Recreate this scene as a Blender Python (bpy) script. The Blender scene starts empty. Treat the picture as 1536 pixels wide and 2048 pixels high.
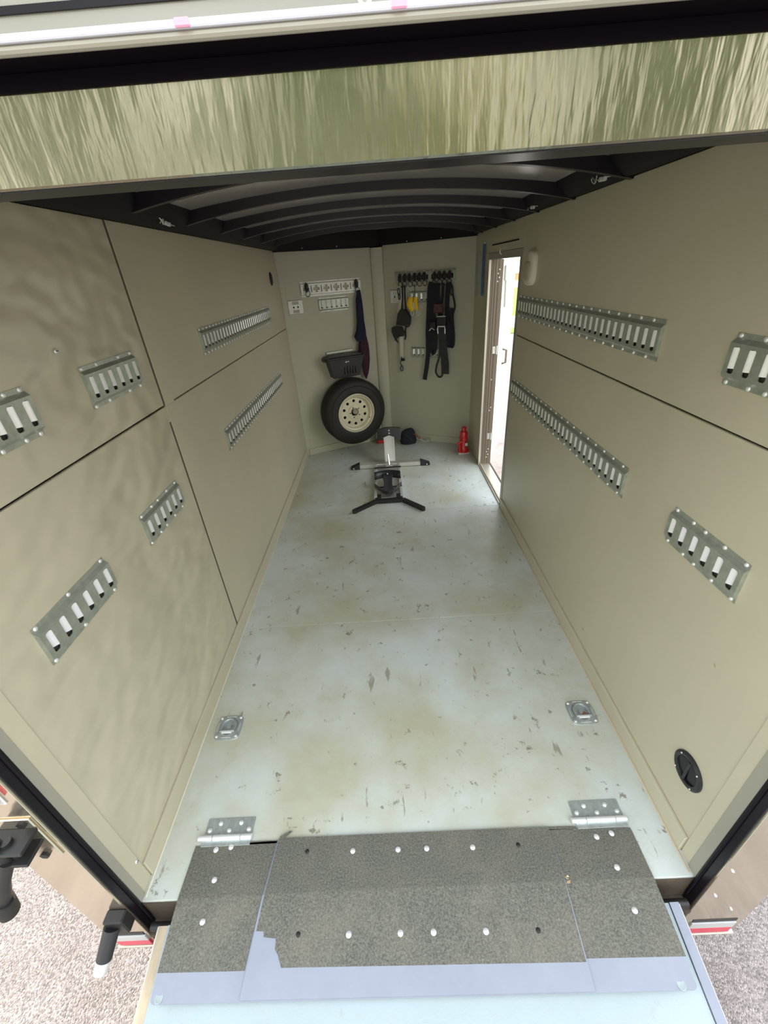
import bpy, math, random
from mathutils import Vector, Matrix
R = math.radians
W = 1.80

# ------------------------------------------------------------------ camera
CAM = Vector((0.9036, -0.5485, 1.7369))
YAW, PITCH, ROLL, FPX = -0.02197, 0.52619, -0.07418, 830.22
fw = Vector((math.sin(YAW)*math.cos(PITCH), math.cos(YAW)*math.cos(PITCH), -math.sin(PITCH)))
rt = Vector((math.cos(YAW), -math.sin(YAW), 0)); up = rt.cross(fw)
r2 = rt*math.cos(ROLL) + up*math.sin(ROLL); u2 = -rt*math.sin(ROLL) + up*math.cos(ROLL)
cam = bpy.data.cameras.new('camera'); co = bpy.data.objects.new('camera', cam)
bpy.context.scene.collection.objects.link(co)
cam.sensor_fit = 'HORIZONTAL'; cam.sensor_width = 36; cam.lens = FPX/1536*36
cam.clip_start = 0.02; cam.clip_end = 300
co.matrix_world = Matrix(((r2.x, u2.x, -fw.x, CAM.x), (r2.y, u2.y, -fw.y, CAM.y), (r2.z, u2.z, -fw.z, CAM.z), (0, 0, 0, 1)))
sc = bpy.context.scene
sc.camera = co

# ------------------------------------------------------------------ world, sun, exposure
sc.view_settings.view_transform = 'Standard'; sc.view_settings.look = 'None'
sc.view_settings.gamma = 1; sc.view_settings.use_curve_mapping = False
sc.view_settings.exposure = 1.45
SKY = 1.35
w = bpy.data.worlds.new('sky'); sc.world = w; w.use_nodes = True
nt = w.node_tree; bg = nt.nodes['Background']
tc = nt.nodes.new('ShaderNodeTexCoord'); sep = nt.nodes.new('ShaderNodeSeparateXYZ')
rmp = nt.nodes.new('ShaderNodeValToRGB')
nt.links.new(tc.outputs['Generated'], sep.inputs[0]); nt.links.new(sep.outputs['Z'], rmp.inputs[0])
rmp.color_ramp.elements[0].position = 0.0; rmp.color_ramp.elements[0].color = (1.0, 0.98, 0.93, 1)
rmp.color_ramp.elements[1].position = 0.9; rmp.color_ramp.elements[1].color = (0.78, 0.87, 1.0, 1)
nt.links.new(rmp.outputs[0], bg.inputs['Color']); bg.inputs['Strength'].default_value = SKY
sun = bpy.data.lights.new('sun', 'SUN'); sun.energy = 1.5; sun.angle = R(1.2); sun.color = (1.0, 0.86, 0.66)
so = bpy.data.objects.new('sun', sun); sc.collection.objects.link(so)
SDIR = Vector((-0.30, 0.50, 0.80)).normalized()
so.rotation_euler = SDIR.to_track_quat('Z', 'Y').to_euler()
cy = getattr(sc, 'cycles', None)

# ------------------------------------------------------------------ helpers
COL = sc.collection
MATS = {}
def mat(name, col, rough=0.5, metal=0.0, spec=0.5, var=0.0, vscale=6.0, var2=None, bump=0.0, bscale=60.0, stretch=(1, 1, 1), coat=0.0, emit=0.0, aniso=None):
    m = bpy.data.materials.new(name); m.use_nodes = True; t = m.node_tree; b = t.nodes['Principled BSDF']
    b.inputs['Base Color'].default_value = (*col, 1); b.inputs['Roughness'].default_value = rough
    b.inputs['Metallic'].default_value = metal; b.inputs['Specular IOR Level'].default_value = spec
    b.inputs['Coat Weight'].default_value = coat
    if emit:
        b.inputs['Emission Color'].default_value = (*col, 1); b.inputs['Emission Strength'].default_value = emit
    co_ = t.nodes.new('ShaderNodeTexCoord'); mp = t.nodes.new('ShaderNodeMapping'); mp.inputs['Scale'].default_value = stretch
    t.links.new(co_.outputs['Object'], mp.inputs[0])
    if var:
        n = t.nodes.new('ShaderNodeTexNoise'); n.inputs['Scale'].default_value = vscale; n.inputs['Detail'].default_value = 6
        n.inputs['Roughness'].default_value = 0.65
        t.links.new(mp.outputs[0], n.inputs[0]); r_ = t.nodes.new('ShaderNodeValToRGB')
        c2 = var2 or tuple(max(0, x*(1-var)) for x in col)
        r_.color_ramp.elements[0].position = 0.3; r_.color_ramp.elements[0].color = (*c2, 1)
        r_.color_ramp.elements[1].position = 0.7; r_.color_ramp.elements[1].color = (*col, 1)
        t.links.new(n.outputs['Fac'], r_.inputs[0]); t.links.new(r_.outputs[0], b.inputs['Base Color'])
    if bump:
        n = t.nodes.new('ShaderNodeTexNoise'); n.inputs['Scale'].default_value = bscale; n.inputs['Detail'].default_value = 4
        t.links.new(mp.outputs[0], n.inputs[0]); bp_ = t.nodes.new('ShaderNodeBump'); bp_.inputs['Strength'].default_value = bump
        bp_.inputs['Distance'].default_value = 0.01
        t.links.new(n.outputs['Fac'], bp_.inputs['Height']); t.links.new(bp_.outputs[0], b.inputs['Normal'])
    MATS[name] = m
    return m

class MB:
    def __init__(s): s.v = []; s.f = []
    def add(s, vs, fs):
        o = len(s.v); s.v += [tuple(v) for v in vs]; s.f += [tuple(i+o for i in f) for f in fs]; return s
    def box(s, a, b):
        x0, y0, z0 = a; x1, y1, z1 = b
        return s.add([(x0,y0,z0),(x1,y0,z0),(x1,y1,z0),(x0,y1,z0),(x0,y0,z1),(x1,y0,z1),(x1,y1,z1),(x0,y1,z1)],
                     [(3,2,1,0),(4,5,6,7),(0,1,5,4),(1,2,6,5),(2,3,7,6),(3,0,4,7)])
    def cbox(s, a, b, c=0.003):
        # box with chamfered edges along all twelve sides
        x0, y0, z0 = a; x1, y1, z1 = b; c = min(c, (x1-x0)*.45, (y1-y0)*.45, (z1-z0)*.45)
        vs = []; idx = {}
        for ix in (0, 1):
            for iy in (0, 1):
                for iz in (0, 1):
                    X = (x0, x1)[ix]; Y = (y0, y1)[iy]; Z = (z0, z1)[iz]
                    sx = c*(1-2*ix); sy = c*(1-2*iy); sz = c*(1-2*iz)
                    for k, p in enumerate(((X, Y+sy, Z+sz), (X+sx, Y, Z+sz), (X+sx, Y+sy, Z))):
                        idx[(ix, iy, iz, k)] = len(vs); vs.append(p)
        fs = []
        for k in range(3):
            for e in (0, 1):
                o = [(0,0),(1,0),(1,1),(0,1)]
                q = []
                for a_, b_ in o:
                    c3 = [a_, b_]; c3.insert(k, e); q.append(idx[(*c3, k)])
                fs.append(q)
        for k in range(3):
            for a_, b_ in ((0,0),(1,0),(0,1),(1,1)):
                p = [a_, b_]; p0 = p[:]; p0.insert(k, 0); p1 = p[:]; p1.insert(k, 1)
                k1, k2 = [j for j in range(3) if j != k]
                fs.append((idx[(*p0, k1)], idx[(*p1, k1)], idx[(*p1, k2)], idx[(*p0, k2)]))
        for i in (0, 1):
            for j in (0, 1):
                for l in (0, 1): fs.append((idx[(i,j,l,0)], idx[(i,j,l,1)], idx[(i,j,l,2)]))
        return s.add(vs, fs)
    def cyl(s, p0, p1, r0, r1=None, n=16, cap=True):
        r1 = r0 if r1 is None else r1; p0 = Vector(p0); p1 = Vector(p1); d = (p1-p0).normalized()
        a = d.orthogonal().normalized(); b = d.cross(a); vs = []
        for p, r in ((p0, r0), (p1, r1)):
            for i in range(n):
                t = 2*math.pi*i/n; vs.append(p + (a*math.cos(t)+b*math.sin(t))*r)
        fs = [(i, (i+1) % n, n+(i+1) % n, n+i) for i in range(n)]
        if cap: fs += [tuple(range(n))[::-1], tuple(range(n, 2*n))]
        return s.add(vs, fs)
    def tube(s, pts, r, n=8, closed=False, caps=True):
        P = [Vector(p) for p in pts]; m = len(P); vs = []; fs = []; pa = None
        rs = r if isinstance(r, (list, tuple)) else [r]*m
        for i in range(m):
            if closed: d = (P[(i+1) % m]-P[i-1])
            else: d = P[min(i+1, m-1)]-P[max(i-1, 0)]
            d.normalize()
            if pa is None: a = d.orthogonal().normalized()
            else:
                a = pa - d*pa.dot(d); a = a.normalized() if a.length > 1e-5 else d.orthogonal().normalized()
            pa = a; b = d.cross(a)
            for k in range(n):
                t = 2*math.pi*k/n; vs.append(P[i]+(a*math.cos(t)+b*math.sin(t))*rs[i])
        for i in range(m if closed else m-1):
            j = (i+1) % m
            for k in range(n): fs.append((i*n+k, i*n+(k+1) % n, j*n+(k+1) % n, j*n+k))
        if caps and not closed: fs += [tuple(range(n))[::-1], tuple(range((m-1)*n, m*n))]
        return s.add(vs, fs)
    def ribbon(s, pts, width, side, th=0.002):
        # flat webbing: path, width across SIDE, thickness along the local normal
        P = [Vector(p) for p in pts]; m = len(P); side = Vector(side).normalized(); vs = []
        ws = width if isinstance(width, (list, tuple)) else [width]*m
        for i in range(m):
            d = (P[min(i+1, m-1)]-P[max(i-1, 0)]).normalized(); nn = d.cross(side)
            nn = nn.normalized() if nn.length > 1e-4 else Vector((0, -1, 0)); sd = nn.cross(d).normalized()
            if sd.dot(side) < 0: sd = -sd
            h = ws[i]/2
            vs += [P[i]-sd*h-nn*th/2, P[i]+sd*h-nn*th/2, P[i]+sd*h+nn*th/2, P[i]-sd*h+nn*th/2]
        fs = []
        for i in range(m-1):
            for k in range(4): fs.append((i*4+k, i*4+(k+1) % 4, i*4+4+(k+1) % 4, i*4+4+k))
        fs += [(3, 2, 1, 0), tuple(range((m-1)*4, m*4))]
        return s.add(vs, fs)
    def lathe(s, prof, c=(0, 0, 0), axis='z', n=48, closed=False):
        vs = []; m = len(prof)
        for i in range(n):
            t = 2*math.pi*i/n; ct, st = math.cos(t), math.sin(t)
            for r, h in prof:
                if axis == 'z': p = (c[0]+r*ct, c[1]+r*st, c[2]+h)
                elif axis == 'y': p = (c[0]+r*ct, c[1]+h, c[2]+r*st)
                else: p = (c[0]+h, c[1]+r*ct, c[2]+r*st)
                vs.append(p)
        fs = []
        for i in range(n):
            j = (i+1) % n
            for k in range(m if closed else m-1):
                l = (k+1) % m
                fs.append((i*m+k, j*m+k, j*m+l, i*m+l))
        return s.add(vs, fs)
    def prism(s, poly, y0, y1, plane='xz'):
        # polygon in a plane extruded along the third axis
        n = len(poly); vs = []
        for yy in (y0, y1):
            for a, b in poly: vs.append({'xz': (a, yy, b), 'xy': (a, b, yy), 'yz': (yy, a, b)}[plane])
        fs = [(i, (i+1) % n, n+(i+1) % n, n+i) for i in range(n)] + [tuple(range(n))[::-1], tuple(range(n, 2*n))]
        return s.add(vs, fs)
    def holeplate(s, outer, inner, y, depth):
        # ring between two loops (same count) in the xz plane at y, with a rim going back by depth
        n = len(outer); vs = [(a, y, b) for a, b in outer]+[(a, y, b) for a, b in inner]+[(a, y+depth, b) for a, b in inner]
        fs = []
        for i in range(n):
            j = (i+1) % n; fs.append((i, j, n+j, n+i)); fs.append((n+i, n+j, 2*n+j, 2*n+i))
        return s.add(vs, fs)
    def sphere(s, c, r, n=12, m=8, sc_=(1, 1, 1)):
        prof = [(math.sin(math.pi*k/m)*r, -math.cos(math.pi*k/m)*r) for k in range(m+1)]
        o = len(s.v); s.lathe([(max(a, 1e-5), b) for a, b in prof], (0, 0, 0), 'z', n)
        for i in range(o, len(s.v)):
            v = s.v[i]; s.v[i] = (c[0]+v[0]*sc_[0], c[1]+v[1]*sc_[1], c[2]+v[2]*sc_[2])
        return s
    def xf(s, M, start=0):
        for i in range(start, len(s.v)): s.v[i] = tuple(M @ Vector(s.v[i]))
        return s
    def mesh(s, name, m, ang=35):
        me = bpy.data.meshes.new(name); me.from_pydata(s.v, [], s.f); me.validate(); me.update()
        import bmesh
        bm = bmesh.new(); bm.from_mesh(me); bmesh.ops.recalc_face_normals(bm, faces=bm.faces); bm.to_mesh(me); bm.free()
        me.polygons.foreach_set('use_smooth', [True]*len(me.polygons)); me.set_sharp_from_angle(angle=R(ang))
        me.materials.append(m if not isinstance(m, str) else MATS[m]); return me

def put(name, mb, m, parent=None, ang=35, label=None, kind=None):
    me = mb if isinstance(mb, bpy.types.Mesh) else mb.mesh(name, m, ang)
    o = bpy.data.objects.new(name, me); COL.objects.link(o)
    if parent: o.parent = parent
    if label: o['label'] = label
    if kind: o['kind'] = kind
    return o
def thing(name, label, cat, loc=(0, 0, 0), rz=0.0, group=None):
    o = bpy.data.objects.new(name, None); COL.objects.link(o); o.location = loc; o.rotation_euler = (0, 0, rz)
    o.empty_display_size = 0.05
    o['label'] = label; o['category'] = cat
    if group: o['group'] = group
    return o
def copytree(o, parent=None):
    c = o.copy(); COL.objects.link(c)
    if parent: c.parent = parent
    for ch in list(o.children): copytree(ch, c)
    return c

# wall frames: local x runs along the wall, local -y points into the room, z up
AP = Vector((0.935, 4.24, 0)); L0 = Vector((0, 3.80, 0)); R0 = Vector((1.8, 3.81, 0))
AL = math.atan2(AP.y-L0.y, AP.x-L0.x); AR = math.atan2(R0.y-AP.y, R0.x-AP.x)
def FL(s, off=0.0): return (L0.x+math.cos(AL)*s+math.sin(AL)*off, L0.y+math.sin(AL)*s-math.cos(AL)*off), AL
def FR(s, off=0.0): return (AP.x+math.cos(AR)*s+math.sin(AR)*off, AP.y+math.sin(AR)*s-math.cos(AR)*off), AR
def WL(y): return (0.0, y), R(90)
def WR(y): return (W, y), R(-90)

# ------------------------------------------------------------------ materials
def paint(name, col, rough, dirt, dirtcol, wav, wscale, seed, fine=0.06, scuff=0.0, scol=(0.1, 0.09, 0.07)):
    m = bpy.data.materials.new(name); m.use_nodes = True; t = m.node_tree; b = t.nodes['Principled BSDF']
    b.inputs['Roughness'].default_value = rough; b.inputs['Specular IOR Level'].default_value = 0.55
    g = t.nodes.new('ShaderNodeNewGeometry')
    def noise(scale, detail, off, st=(1, 1, 1), rg=0.6):
        mp = t.nodes.new('ShaderNodeMapping'); mp.inputs['Scale'].default_value = st; mp.inputs['Location'].default_value = (off, off*1.7, off*.6)
        t.links.new(g.outputs['Position'], mp.inputs[0]); n = t.nodes.new('ShaderNodeTexNoise')
        n.inputs['Scale'].default_value = scale; n.inputs['Detail'].default_value = detail; n.inputs['Roughness'].default_value = rg
        t.links.new(mp.outputs[0], n.inputs[0]); return n.outputs['Fac']
    def ramp(src, p0, p1, a=0.0, b_=1.0):
        r_ = t.nodes.new('ShaderNodeMapRange'); r_.inputs[1].default_value = p0; r_.inputs[2].default_value = p1
        r_.inputs[3].default_value = a; r_.inputs[4].default_value = b_; t.links.new(src, r_.inputs[0]); return r_.outputs[0]
    def mixc(fac, c1, c2):
        x = t.nodes.new('ShaderNodeMix'); x.data_type = 'RGBA'
        t.links.new(fac, x.inputs[0])
        if isinstance(c1, tuple): x.inputs[6].default_value = (*c1, 1)
        else: t.links.new(c1, x.inputs[6])
        x.inputs[7].default_value = (*c2, 1); return x.outputs[2]
    c = mixc(ramp(noise(1.6, 6, seed), 0.36, 0.66, 0, dirt), col, dirtcol)
    if scuff:
        c = mixc(ramp(noise(16, 5, seed+3, (1, 1, 1), 0.7), 0.625, 0.68, 0, scuff), c, scol)
        c = mixc(ramp(noise(22, 4, seed+9, (1, 0.25, 1), 0.6), 0.655, 0.70, 0, scuff*.8), c, scol)
        c = mixc(ramp(noise(40, 3, seed+5, (0.3, 1, 1), 0.6), 0.71, 0.75, 0, scuff), c, scol)
        c = mixc(ramp(noise(5, 6, seed+15, (1, 1, 1), 0.7), 0.56, 0.75, 0, scuff*.55), c, (0.42, 0.33, 0.18))
    else:
        c = mixc(ramp(noise(26, 3, seed+4, (1, 1, 1), 0.5), 0.76, 0.79, 0, 0.5), c, scol)
    t.links.new(c, b.inputs['Base Color'])
    bp1 = t.nodes.new('ShaderNodeBump'); bp1.inputs['Strength'].default_value = 1.0; bp1.inputs['Distance'].default_value = wav
    t.links.new(noise(wscale, 2, seed+7, (1, 1, 1.6)), bp1.inputs['Height'])
    bp2 = t.nodes.new('ShaderNodeBump'); bp2.inputs['Strength'].default_value = fine; bp2.inputs['Distance'].default_value = 0.003
    t.links.new(noise(90, 3, seed+11), bp2.inputs['Height']); t.links.new(bp1.outputs[0], bp2.inputs['Normal'])
    t.links.new(bp2.outputs[0], b.inputs['Normal'])
    MATS[name] = m
    return m
WALLC = (0.53, 0.490, 0.36)
paint('wall_paint', WALLC, 0.36, 0.35, (0.42, 0.40, 0.30), 0.012, 1.6, 0.0)
paint('wall_paint_wavy', WALLC, 0.30, 0.35, (0.42, 0.40, 0.30), 0.035, 3.2, 2.0)
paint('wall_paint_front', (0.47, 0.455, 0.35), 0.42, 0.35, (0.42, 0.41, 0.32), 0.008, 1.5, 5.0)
paint('floor_paint', (0.62, 0.67, 0.64), 0.36, 0.95, (0.47, 0.455, 0.32), 0.004, 5, 1.0, 0.15, 0.75, (0.17, 0.14, 0.09))
paint('ramp_paint', (0.36, 0.42, 0.43), 0.5, 0.4, (0.30, 0.35, 0.34), 0.003, 8, 4.0, 0.3, 0.25, (0.33, 0.31, 0.26))
mat('galvanized', (0.50, 0.54, 0.46), 0.36, 0.6, var=0.3, vscale=40, bump=0.05)
mat('galvanized_light', (0.72, 0.74, 0.68), 0.40, 0.45, var=0.15, vscale=40)
mat('zinc_bright', (0.78, 0.79, 0.78), 0.28, 0.35)
mat('zinc_plate', (0.55, 0.60, 0.60), 0.35, 0.6, var=0.3, vscale=70)
mat('black_gloss', (0.006, 0.004, 0.008), 0.30, 0, spec=0.25)
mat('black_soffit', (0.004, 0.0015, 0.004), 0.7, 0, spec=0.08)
mat('black_frame', (0.006, 0.005, 0.007), 0.55, spec=0.2)
mat('black_plastic', (0.020, 0.020, 0.023), 0.42, bump=0.05, bscale=200)
mat('black_metal', (0.022, 0.021, 0.020), 0.45, 0.2)
mat('rubber', (0.016, 0.015, 0.012), 0.65, bump=0.15, bscale=120)
mat('webbing', (0.012, 0.012, 0.020), 0.8, bump=0.4, bscale=400)
mat('webbing_grey', (0.034, 0.036, 0.036), 0.8, bump=0.4, bscale=400)
mat('webbing_white', (0.62, 0.60, 0.50), 0.75, bump=0.3, bscale=400)
mat('navy_cloth', (0.012, 0.014, 0.045), 0.85, var=0.3, vscale=30, bump=0.3, bscale=60)
mat('maroon_cloth', (0.055, 0.014, 0.030), 0.8, var=0.5, vscale=20, bump=0.3, bscale=60)
mat('yellow_cloth', (0.85, 0.55, 0.02), 0.7, bump=0.3, bscale=80)
mat('rim_paint', (0.68, 0.64, 0.46), 0.35, 0.1)
mat('red_paint', (0.55, 0.012, 0.012), 0.28, coat=0.4)
mat('silver', (0.72, 0.71, 0.66), 0.30, 0.7)
mat('silver_painted', (0.60, 0.60, 0.55), 0.38, 0.3)
mat('chrome', (0.85, 0.85, 0.88), 0.10, 1.0)
mat('lamp_white', (0.72, 0.68, 0.55), 0.4)
mat('reflected_sky_white', (0.85, 0.86, 0.97), 0.25, 0.0)
mat('white_door', (0.88, 0.88, 0.84), 0.4)
mat('door_brown', (0.19, 0.155, 0.11), 0.4, 0.2)
mat('trim_grey', (0.36, 0.34, 0.28), 0.4, 0.2)
mat('alu_trim', (0.60, 0.57, 0.48), 0.35, 0.6)
mat('blue_strap', (0.03, 0.16, 0.42), 0.7)
mat('red_lens', (0.62, 0.02, 0.05), 0.2)
mat('reflection_pink', (0.90, 0.42, 0.62), 0.3)
mat('tape_red', (0.75, 0.05, 0.10), 0.3)
mat('tape_white', (0.55, 0.56, 0.55), 0.3)
mat('raw_wood', (0.62, 0.50, 0.34), 0.7, var=0.4, vscale=20, stretch=(1, 0.1, 1))
mat('dark_wood', (0.10, 0.075, 0.05), 0.7, var=0.5, vscale=12)
mat('seam_brown', (0.10, 0.085, 0.055), 0.7)
mat('recess_shade_dark', (0.06, 0.058, 0.045), 0.6)
mat('tongue_grey', (0.055, 0.052, 0.060), 0.4, 0.2)
mat('leaf_litter', (0.60, 0.46, 0.24), 0.7)
mat('rust', (0.30, 0.10, 0.04), 0.8)
mat('header_paint', (0.11, 0.105, 0.07), 0.12, 0.0, spec=0.9, bump=0)
mat('bark', (0.14, 0.10, 0.07), 0.9, var=0.4)
mat('grey_panel', (0.30, 0.29, 0.25), 0.3, 0.3)
mat('smooth_plate', (0.27, 0.285, 0.335), 0.38, 0.1, var=0.12, vscale=8)

# polished rear frame with fine vertical ripple
def polished(name, col, rough, metal, rip, sx, sz):
    m = mat(name, col, rough, metal); t = m.node_tree; b = t.nodes['Principled BSDF']
    g = t.nodes.new('ShaderNodeNewGeometry'); mp = t.nodes.new('ShaderNodeMapping'); mp.inputs['Scale'].default_value = (sx, sx, sz)
    t.links.new(g.outputs['Position'], mp.inputs[0]); n = t.nodes.new('ShaderNodeTexNoise'); n.inputs['Scale'].default_value = 1; n.inputs['Detail'].default_value = 3
    t.links.new(mp.outputs[0], n.inputs[0]); q = t.nodes.new('ShaderNodeBump'); q.inputs['Distance'].default_value = rip; q.inputs['Strength'].default_value = 1
    t.links.new(n.outputs['Fac'], q.inputs['Height']); t.links.new(q.outputs[0], b.inputs['Normal']); return m
polished('polished_header', (0.22, 0.205, 0.145), 0.14, 0.9, 0.0013, 55, 10)
polished('polished_post', (0.70, 0.61, 0.47), 0.16, 0.9, 0.0004, 30, 30)  # tan tint carries the warm sunlit ground mirrored in the metal
polished('ceiling_sheet', (0.52, 0.48, 0.46), 0.22, 0.5, 0.004, 2.5, 2)

# grit mat
def grit():
    m = bpy.data.materials.new('grit'); m.use_nodes = True; t = m.node_tree; b = t.nodes['Principled BSDF']
    g = t.nodes.new('ShaderNodeNewGeometry')
    def nz(s, d, rg=0.6):
        n = t.nodes.new('ShaderNodeTexNoise'); n.inputs['Scale'].default_value = s; n.inputs['Detail'].default_value = d; n.inputs['Roughness'].default_value = rg
        t.links.new(g.outputs['Position'], n.inputs[0]); return n.outputs['Fac']
    r1 = t.nodes.new('ShaderNodeValToRGB'); r1.color_ramp.elements[0].position = 0.35; r1.color_ramp.elements[0].color = (0.065, 0.063, 0.050, 1)
    r1.color_ramp.elements[1].position = 0.68; r1.color_ramp.elements[1].color = (0.19, 0.185, 0.15, 1)
    e = r1.color_ramp.elements.new(0.75); e.color = (0.34, 0.33, 0.29, 1)
    t.links.new(nz(190, 3, 0.75), r1.inputs[0])
    r2_ = t.nodes.new('ShaderNodeMapRange'); r2_.inputs[1].default_value = 0.45; r2_.inputs[2].default_value = 0.75; r2_.inputs[4].default_value = 0.35
    t.links.new(nz(5, 6, 0.7), r2_.inputs[0]); x = t.nodes.new('ShaderNodeMix'); x.data_type = 'RGBA'; x.inputs[7].default_value = (0.26, 0.23, 0.17, 1)
    t.links.new(r2_.outputs[0], x.inputs[0]); t.links.new(r1.outputs[0], x.inputs[6]); t.links.new(x.outputs[2], b.inputs['Base Color'])
    b.inputs['Roughness'].default_value = 0.75; bp_ = t.nodes.new('ShaderNodeBump'); bp_.inputs['Strength'].default_value = 0.5; bp_.inputs['Distance'].default_value = 0.002
    t.links.new(nz(350, 2), bp_.inputs['Height']); t.links.new(bp_.outputs[0], b.inputs['Normal']); MATS['grit'] = m
grit()
def gravel():
    m = bpy.data.materials.new('gravel'); m.use_nodes = True; t = m.node_tree; b = t.nodes['Principled BSDF']
    g = t.nodes.new('ShaderNodeNewGeometry'); v = t.nodes.new('ShaderNodeTexVoronoi'); v.inputs['Scale'].default_value = 190
    t.links.new(g.outputs['Position'], v.inputs[0])
    r1 = t.nodes.new('ShaderNodeValToRGB'); r1.color_ramp.elements[0].position = 0.0; r1.color_ramp.elements[0].color = (0.24, 0.21, 0.19, 1)
    r1.color_ramp.elements[1].position = 1; r1.color_ramp.elements[1].color = (0.58, 0.50, 0.47, 1)
    sp = t.nodes.new('ShaderNodeSeparateColor'); t.links.new(v.outputs['Color'], sp.inputs[0]); t.links.new(sp.outputs[0], r1.inputs[0])
    n = t.nodes.new('ShaderNodeTexNoise'); n.inputs['Scale'].default_value = 5; n.inputs['Detail'].default_value = 5; t.links.new(g.outputs['Position'], n.inputs[0])
    x = t.nodes.new('ShaderNodeMix'); x.data_type = 'RGBA'; x.blend_type = 'MULTIPLY'; x.inputs[0].default_value = 0.6
    t.links.new(r1.outputs[0], x.inputs[6]); r3 = t.nodes.new('ShaderNodeValToRGB'); r3.color_ramp.elements[0].position = 0.3; r3.color_ramp.elements[0].color = (0.55, 0.52, 0.50, 1); r3.color_ramp.elements[1].position = 0.7
    t.links.new(n.outputs['Fac'], r3.inputs[0]); t.links.new(r3.outputs[0], x.inputs[7]); t.links.new(x.outputs[2], b.inputs['Base Color'])
    b.inputs['Roughness'].default_value = 0.85; bp_ = t.nodes.new('ShaderNodeBump'); bp_.inputs['Distance'].default_value = 0.006
    inv = t.nodes.new('ShaderNodeMath'); inv.operation = 'SUBTRACT'; inv.inputs[0].default_value = 1; t.links.new(v.outputs['Distance'], inv.inputs[1])
    t.links.new(inv.outputs[0], bp_.inputs['Height']); t.links.new(bp_.outputs[0], b.inputs['Normal']); MATS['gravel'] = m
gravel()
mat('grass', (0.28, 0.42, 0.05), 0.9, var=0.4, vscale=3, var2=(0.10, 0.20, 0.03), bump=0.8, bscale=30)
mat('pavement', (0.55, 0.52, 0.48), 0.85, var=0.15, vscale=4)
def leafm(name, c1, c2):
    m = mat(name, c1, 0.6, var=1, vscale=1.2, var2=c2); t = m.node_tree; b = t.nodes['Principled BSDF']
    tr = t.nodes.new('ShaderNodeBsdfTranslucent'); tr.inputs[0].default_value = (*[min(1, x*1.6) for x in c1], 1)
    mx = t.nodes.new('ShaderNodeMixShader'); mx.inputs[0].default_value = 0.4; out = t.nodes['Material Output']
    t.links.new(b.outputs[0], mx.inputs[1]); t.links.new(tr.outputs[0], mx.inputs[2]); t.links.new(mx.outputs[0], out.inputs[0])
leafm('leaf_green', (0.20, 0.27, 0.05), (0.07, 0.11, 0.03))
leafm('leaf_yellow', (0.42, 0.42, 0.08), (0.16, 0.20, 0.04))

# ------------------------------------------------------------------ structure
ST = 'structure'
put('ground', MB().box((-40, -40, -0.60), (40, 40, -0.45)), 'gravel', kind=ST)
put('lawn', MB().box((3.5, 20.2, -0.45), (45, 43, -0.43)).box((-45, -40, -0.45), (-12, 40, -0.43)), 'grass', kind=ST)
put('verge', MB().box((4.6, 15.0, -0.45), (9, 16.3, -0.425)), 'grass', kind=ST)
put('pavement', MB().box((4.0, 16.3, -0.45), (30, 20.2, -0.436)).box((3.5, 43, -0.45), (60, 58, -0.43)), 'pavement', kind=ST)
# floor
fl = put('floor', MB().box((-0.13, 0.0, -0.10), (W+0.13, 3.86, -0.012)), 'dark_wood', kind=ST)
def ply(y0, y1, nose=False):
    if not nose:
        put('floor_panel', MB().cbox((0.0, y0, -0.012), (W, y1, 0.0), 0.0012), 'floor_paint', fl)
    else:
        put('floor_panel', MB().prism([(0, y0), (W, y0), (W, 3.86), (0.95, 4.27), (0.92, 4.27), (0, 3.86)], -0.012, 0.0, 'xy'), 'floor_paint', fl)
ply(0.0, 1.198); ply(1.2, 2.438); ply(2.44, 3.8, True)
# left wall
wl = put('wall_left', MB().box((-0.14, -0.035, -0.25), (-0.0125, 3.9, 2.05)), 'black_frame', kind=ST)
def panel(par, x0, x1, y0, y1, z0, z1, m='wall_paint', c=0.002):
    return put('plywood_panel', MB().cbox((x0, y0, z0), (x1, y1, z1), c), m, par)
panel(wl, -0.012, 0, 0.0, 1.153, 1.317, 1.945, 'wall_paint_wavy')
panel(wl, -0.012, 0, 0.0, 1.153, 0.0, 1.310, 'wall_paint_wavy')
panel(wl, -0.012, 0, 1.168, 3.80, 1.3155, 1.945)
panel(wl, -0.012, 0, 1.168, 3.80, 0.0, 1.3105)
put('seam_gap', MB().box((-0.012, 1.154, 0.02), (-0.0008, 1.167, 1.245)).box((-0.012, 1.154, 1.31), (-0.0008, 1.167, 1.945)), 'seam_brown', wl)
put('seam_filler', MB().box((-0.012, 1.153, 1.245), (-0.0008, 1.168, 1.31)), 'wall_paint', wl)
put('seam_filler', MB().box((-0.012, 1.164, 1.309), (-0.0005, 1.25, 1.317)), 'wall_paint', wl)
put('edge_strip', MB().cbox((-0.001, 0.002, 0.0), (0.003, 0.068, 1.94), 0.001), 'wall_paint', wl)
put('metal_strip', MB().cbox((-0.004, -0.003, 0.0), (0.005, 0.022, 1.94), 0.001), 'trim_grey', wl)
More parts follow.
